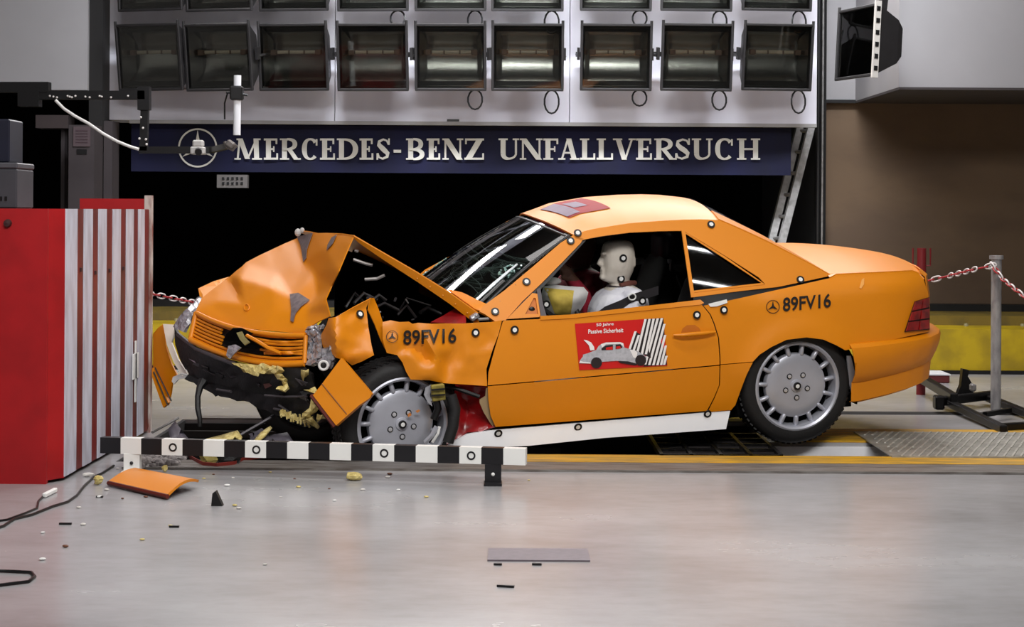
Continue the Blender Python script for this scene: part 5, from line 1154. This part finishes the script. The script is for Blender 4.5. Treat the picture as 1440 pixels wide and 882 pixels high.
def pick_d(c_): return 0 if c_.z > NECK+.035 or (c_.z > NECK-.01 and abs(c_.y-.38) < .062) or (c_.z < .7 and c_.x > 1.06 and c_.z > .55) else 1
dm = remeshed('crash_dummy', make_body(arm_d), [DSK, SHIRT, BLACKM], .0065, pick_d)
dr_ = thing('crash_dummy', 'pale crash test dummy in a white shirt in the driver seat', 'dummy'); dr_.matrix_world = CM
link('body', dm, dr_)
for x, y, yy in ((876, 363, .457), (873, 392, .432), (903, 423, .665)):
    marker(x, y, lambda a, b, yy=yy: Ly(a, b, yy), .006, dr_, 1.0)
part('collar', G().tube([Ly(870, 402, .38)+Vector((.062*math.cos(a), .062*math.sin(a), .004*math.cos(a))) for a in [2*math.pi*i/24 for i in range(24)]], .007, 6, closed=True), mat('dark_collar', (50, 40, 44), .7), dr_)
part('neck_pad', G().tube([Ly(872, 401, .44), Ly(884, 399, .42), Ly(893, 398, .38)], [.012, .018, .014], 8), mat('brown_neck_pad', (110, 62, 52), .7), dr_, 60)
# the belt across the driver
bl = [Ly(925, 408, .63), Ly(905, 414.5, .625), Ly(890, 419, .62), Ly(872, 428, .60), Ly(850, 437, .59), Ly(838, 446, .585)]
g = G()
def ribbon(pts_, w_):
    g = G(); vs = []
    for p in pts_: vs += [p+Vector((0, .012, w_/2)), p+Vector((0, .012, -w_/2))]
    g.add(vs, [(2*i, 2*i+1, 2*i+3, 2*i+2) for i in range(len(pts_)-1)]); return g
part('seat_belt', ribbon(bl, .048), mat('black_webbing', (26, 22, 26), .7), car, 60, .004)
part('belt_ring', G().tube([Ly(889+5*math.cos(a), 417.5+4.5*math.sin(a), .655) for a in [2*math.pi*i/14 for i in range(14)]], .004, 6, closed=True), WHITEM, car)
marker(768, 428, lambda a, b: Ly(a, b, .645), .004, bag)
# passenger
SH = Vector((.0, -.76, 0))
arm_p = [Ly(829, 441, .18), Ly(822, 416, .2), Ly(810, 402, .22), Ly(800, 388, .24)]
arm_p = [v-SH for v in arm_p]
RCL = mat('dark_red_cloth', (168, 34, 58), .8, rgb2=(128, 16, 36), vscale=12); BSK = mat('brown_dummy_skin', (92, 58, 44), .6)
pm = remeshed('crash_dummy', make_body(arm_p), [BSK, RCL], .0095, lambda c_: 0 if c_.z > NECK+.035 or (c_.z > NECK-.01 and abs(c_.y-.38) < .062) else 1)
pr = thing('crash_dummy', 'brown-headed crash test dummy in dark red clothing on the passenger side', 'dummy'); pr.matrix_world = CM @ Matrix.Translation(SH)
link('body', pm, pr)
# ================================================================== DEBRIS
def fl_(x, y, z=0): return floor_pt(x, y, z)
# orange bumper strip on the floor
c0, c1, c2, c3 = fl_(153, 678, .02), fl_(236, 697, .02), fl_(279, 683, .02), fl_(190, 662, .02)
g = G().grid(lambda s, t: (c0.lerp(c1, s)).lerp(c3.lerp(c2, s), t)+Vector((0, 0, .035*math.sin(math.pi*t*.8)*(.5+.6*s)-.008)), 10, 8)
db = thing('bumper_strip', 'curved orange strip of bumper lying on the floor by the scale bar leg', 'car fragment', fl_(215, 681)); do = Vector(db.location)
for v in g.v: v -= do
part('shell', g, [PAINT], db, 60, .012, lining=mat('dark_red_brown', (96, 26, 12), .6))
part('front_edge', G().tube([c0-do+Vector((0, -.005, -.004)), c1-do+Vector((0, -.005, -.004))], .011, 6), mat('dark_red_brown', (96, 26, 12), .6), db)
# black wedge
w0 = fl_(306, 711); solo('plastic_wedge', G().prism([(-.025, 0), (.025, 0), (-.006, .065), (-.02, .055)], -.02, .02, lambda x, y, h: w0+Vector((x, h, y))), BLACKM, 'small black plastic wedge standing alone on the bare floor', 'car fragment')
def lump(x, y, r, m, name, label, cat, sc=(1, 1, .6), group=None, z=0):
    p = fl_(x, y, z); g = G().ball(p+Vector((0, 0, r*sc[2])), r, 5, 0, sc)
    for v in g.v: v += Vector((noise.noise(v*40), noise.noise(v*40+Vector((9, 0, 0))), 0))*r*.5
    zm = min(v.z for v in g.v)
    for v in g.v: v.z += z-zm
    return solo(name, g, m, label, cat, None, group)
lump(498, 676, .04, FOAM, 'foam_chunk', 'pale yellow foam chunk on the floor in front of the car wheel', 'foam', (1, .8, .5))
lump(138, 682, .028, FOAM, 'foam_chunk', 'pale foam lump at the foot of the striped barrier face', 'foam', (.8, .8, .8))
lump(232, 664, .018, FOAM, 'foam_chunk', 'small foam lump resting behind the orange bumper strip', 'foam', (.8, .8, 1))
lump(124, 671, .022, mat('white_scrap', (214, 210, 204), .6), 'white_scrap', 'white scrap at the bottom corner of the striped barrier', 'scrap', (1.6, .6, .5))
crumbs = [(287, 674), (328, 673), (319, 684), (414, 674), (420, 686), (336, 716), (140, 700), (172, 702), (240, 741), (110, 715), (545, 672), (548, 668), (744, 676), (150, 690), (265, 655), (205, 700), (200, 760), (118, 739), (60, 788), (92, 770), (330, 712), (395, 700), (470, 705), (463, 688), (610, 662), (372, 795), (250, 690), (300, 668), (380, 665), (510, 690), (560, 690), (355, 660), (600, 700), (165, 660), (60, 750)]
for i, (x, y) in enumerate(crumbs):
    k = i % 4; m = (FOAM, MATS['white_scrap'], WHITEM, mat('brown_scrap', (112, 70, 50), .7))[k]; nm = ('foam_crumb', 'plastic_crumb', 'plastic_crumb', 'paint_flake')[k]
    lump(x, y, random.uniform(.005, .011), m, nm, ('tiny yellow foam crumb scattered on the floor', 'tiny white plastic crumb scattered on the floor', 'tiny white plastic crumb scattered on the floor', 'tiny brown paint flake scattered on the floor')[k], 'debris', (1.3, 1, .5), ('yellow crumbs on the floor', 'white crumbs on the floor', 'white crumbs on the floor', 'brown flakes on the floor')[k])
for x, y, w_ in ((711, 826, .06), (755, 795, .035), (495, 656, .14), (92, 738, .05), (245, 742, .04), (140, 700, .03), (700, 795, .03)):
    p = fl_(x, y); k = tag(link('dark_sliver', mesh('dark_sliver', G().box((0, 0, .004), (w_, .012, .008), Matrix.Rotation(random.uniform(-.3, .3), 3, 'Z')), BLACKM), None, p), 'thin dark sliver of trim lying on the bare floor', 'debris', 'dark slivers on the floor')
# rubble heap at the foot of the striped face
RUB = mat('grey_rubble', (150, 144, 142), .9, rgb2=(96, 90, 90), vscale=40)
for i in range(46):
    x = random.uniform(196, 262); y = random.uniform(646, 662)-(x-196)*.05
    lump(x, y, random.uniform(.014, .03), RUB, 'rubble_stone', 'grey rubble lump heaped under the black and white scale bar', 'rubble', (1, .8, .9), 'rubble under the scale bar')
# pieces in and over the trench
def piece(name, pts_, m, label, th=.012, amp=.0):
    D0 = pts_[0][2]; g = sheet([(x, y) for x, y, _ in pts_], crumple(pts_, 0, amp, .2, local=False), 6)
    c = sum((v for v in g.v), Vector())/len(g.v)
    for v in g.v: v -= c
    o = link(name, mesh(name, g, m, 40, None, False), None, c); sm = o.modifiers.new('thickness', 'SOLIDIFY'); sm.thickness = th; tag(o, label, 'car fragment'); return o
GPL = mat('grey_plastic', (84, 80, 90), .45, var=.3, vscale=20)
piece('plastic_scoop', [(238, 606, 9.2), (248, 594, 9.25), (256, 606, 9.1), (266, 618, 8.95), (268, 634, 8.8), (244, 634, 8.85)], GPL, 'grey curved plastic scoop propped against the trench edge beside the barrier')
piece('foam_strip', [(286, 618, 8.85), (310, 612, 8.9), (334, 605, 8.9), (341, 615, 8.85), (338, 619, 8.8), (330, 612, 8.85), (318, 622, 8.75), (288, 626, 8.75)], FOAM, 'long pale yellow foam strip behind the scale bar', .02)
piece('black_arch', [(317, 634, 8.8), (320, 616, 8.85), (330, 611, 8.9), (340, 620, 8.85), (345, 634, 8.8)], BLACK, 'bent black plastic arch behind the scale bar', .02)
piece('plastic_tray', [(352, 612, 8.9), (368, 602, 9.0), (378, 612, 8.9), (404, 608, 8.95), (412, 620, 8.8), (352, 624, 8.75)], GPL, 'broken dark grey plastic tray behind the scale bar', .012, .05)
piece('foam_splinter', [(357, 619, 8.78), (366, 608, 8.85), (380, 599, 8.9), (383, 602, 8.9), (372, 612, 8.8), (362, 620, 8.76)], FOAM, 'thin yellow foam splinter leaning over the dark tray', .012)
solo('steel_rod', G().tube([W(214, 608, 9.2), W(250, 588, 9.5)], .008, 6), ALU, 'thin bare steel rod leaning across the trench beside the barrier', 'rod')
solo('steel_rod', G().tube([W(338, 612, 9.0), W(390, 582, 9.1)], .009, 6), mat('dark_rod', (60, 56, 60), .4, .4), 'dark steel rod leaning up under the bumper', 'rod')
RST = mat('red_brown_strap', (120, 34, 26), .55, var=.2)
st_ = [(262, 640), (270, 650), (285, 658), (305, 659.5), (330, 657), (348, 648), (375, 643), (402, 640)]
g = G(); vs = []
for x, y in st_: p = fl_(x, y); vs += [p, p+Vector((0, .0, .028)), p+Vector((0, .012, .028)), p+Vector((0, .012, 0))]
g.add(vs, [(4*i+j, 4*i+(j+1) % 4, 4*i+4+(j+1) % 4, 4*i+4+j) for i in range(len(st_)-1) for j in range(4)]); solo('rubber_strip', g, RST, 'curved red-brown strip of trim lying under the scale bar', 'car fragment', 60)
lump(294, 655, .05, mat('olive_foam', (150, 136, 74), .9, vscale=30), 'foam_chunk', 'olive foam chunk caught inside the red-brown strip', 'foam', (.9, .6, .9))
lump(323, 655, .055, BLACK, 'plastic_lump', 'black plastic lump caught inside the red-brown strip', 'car fragment', (1.2, .6, .8))
lump(305, 654, .022, MATS['white_scrap'], 'white_scrap', 'white scrap beside the black plastic lump under the scale bar', 'scrap', (.8, .6, 1.4))
# cables on the floor at the left
def floor_cable(pts_, label, r=.006): solo('floor_cable', G().tube([fl_(x, y, r) for x, y in pts_], r, 6), BLACKM, label, 'cable', 60)
floor_cable([(-20, 747), (5, 740), (20, 730), (45, 724), (75, 712), (95, 706), (108, 697), (118, 684), (132, 671), (145, 665), (160, 655)], 'black cable running along the foot of the red barrier')
floor_cable([(-20, 806), (0, 803), (25, 804), (44, 805), (49, 811), (40, 818), (15, 821), (0, 823), (-25, 828)], 'black cable lying in a loop on the open floor')
floor_cable([(-20, 735), (10, 731), (35, 722), (52, 715), (54, 705), (62, 697)], 'short black cable ending in a white plug by the barrier', .005)
pz = fl_(70, 693, .012); solo('cable_plug', G().beam(fl_(62, 697, .012), fl_(78, 689, .012), .02, .02, bev=.004), WHITEM, 'white cable plug on the floor by the red barrier', 'plug')
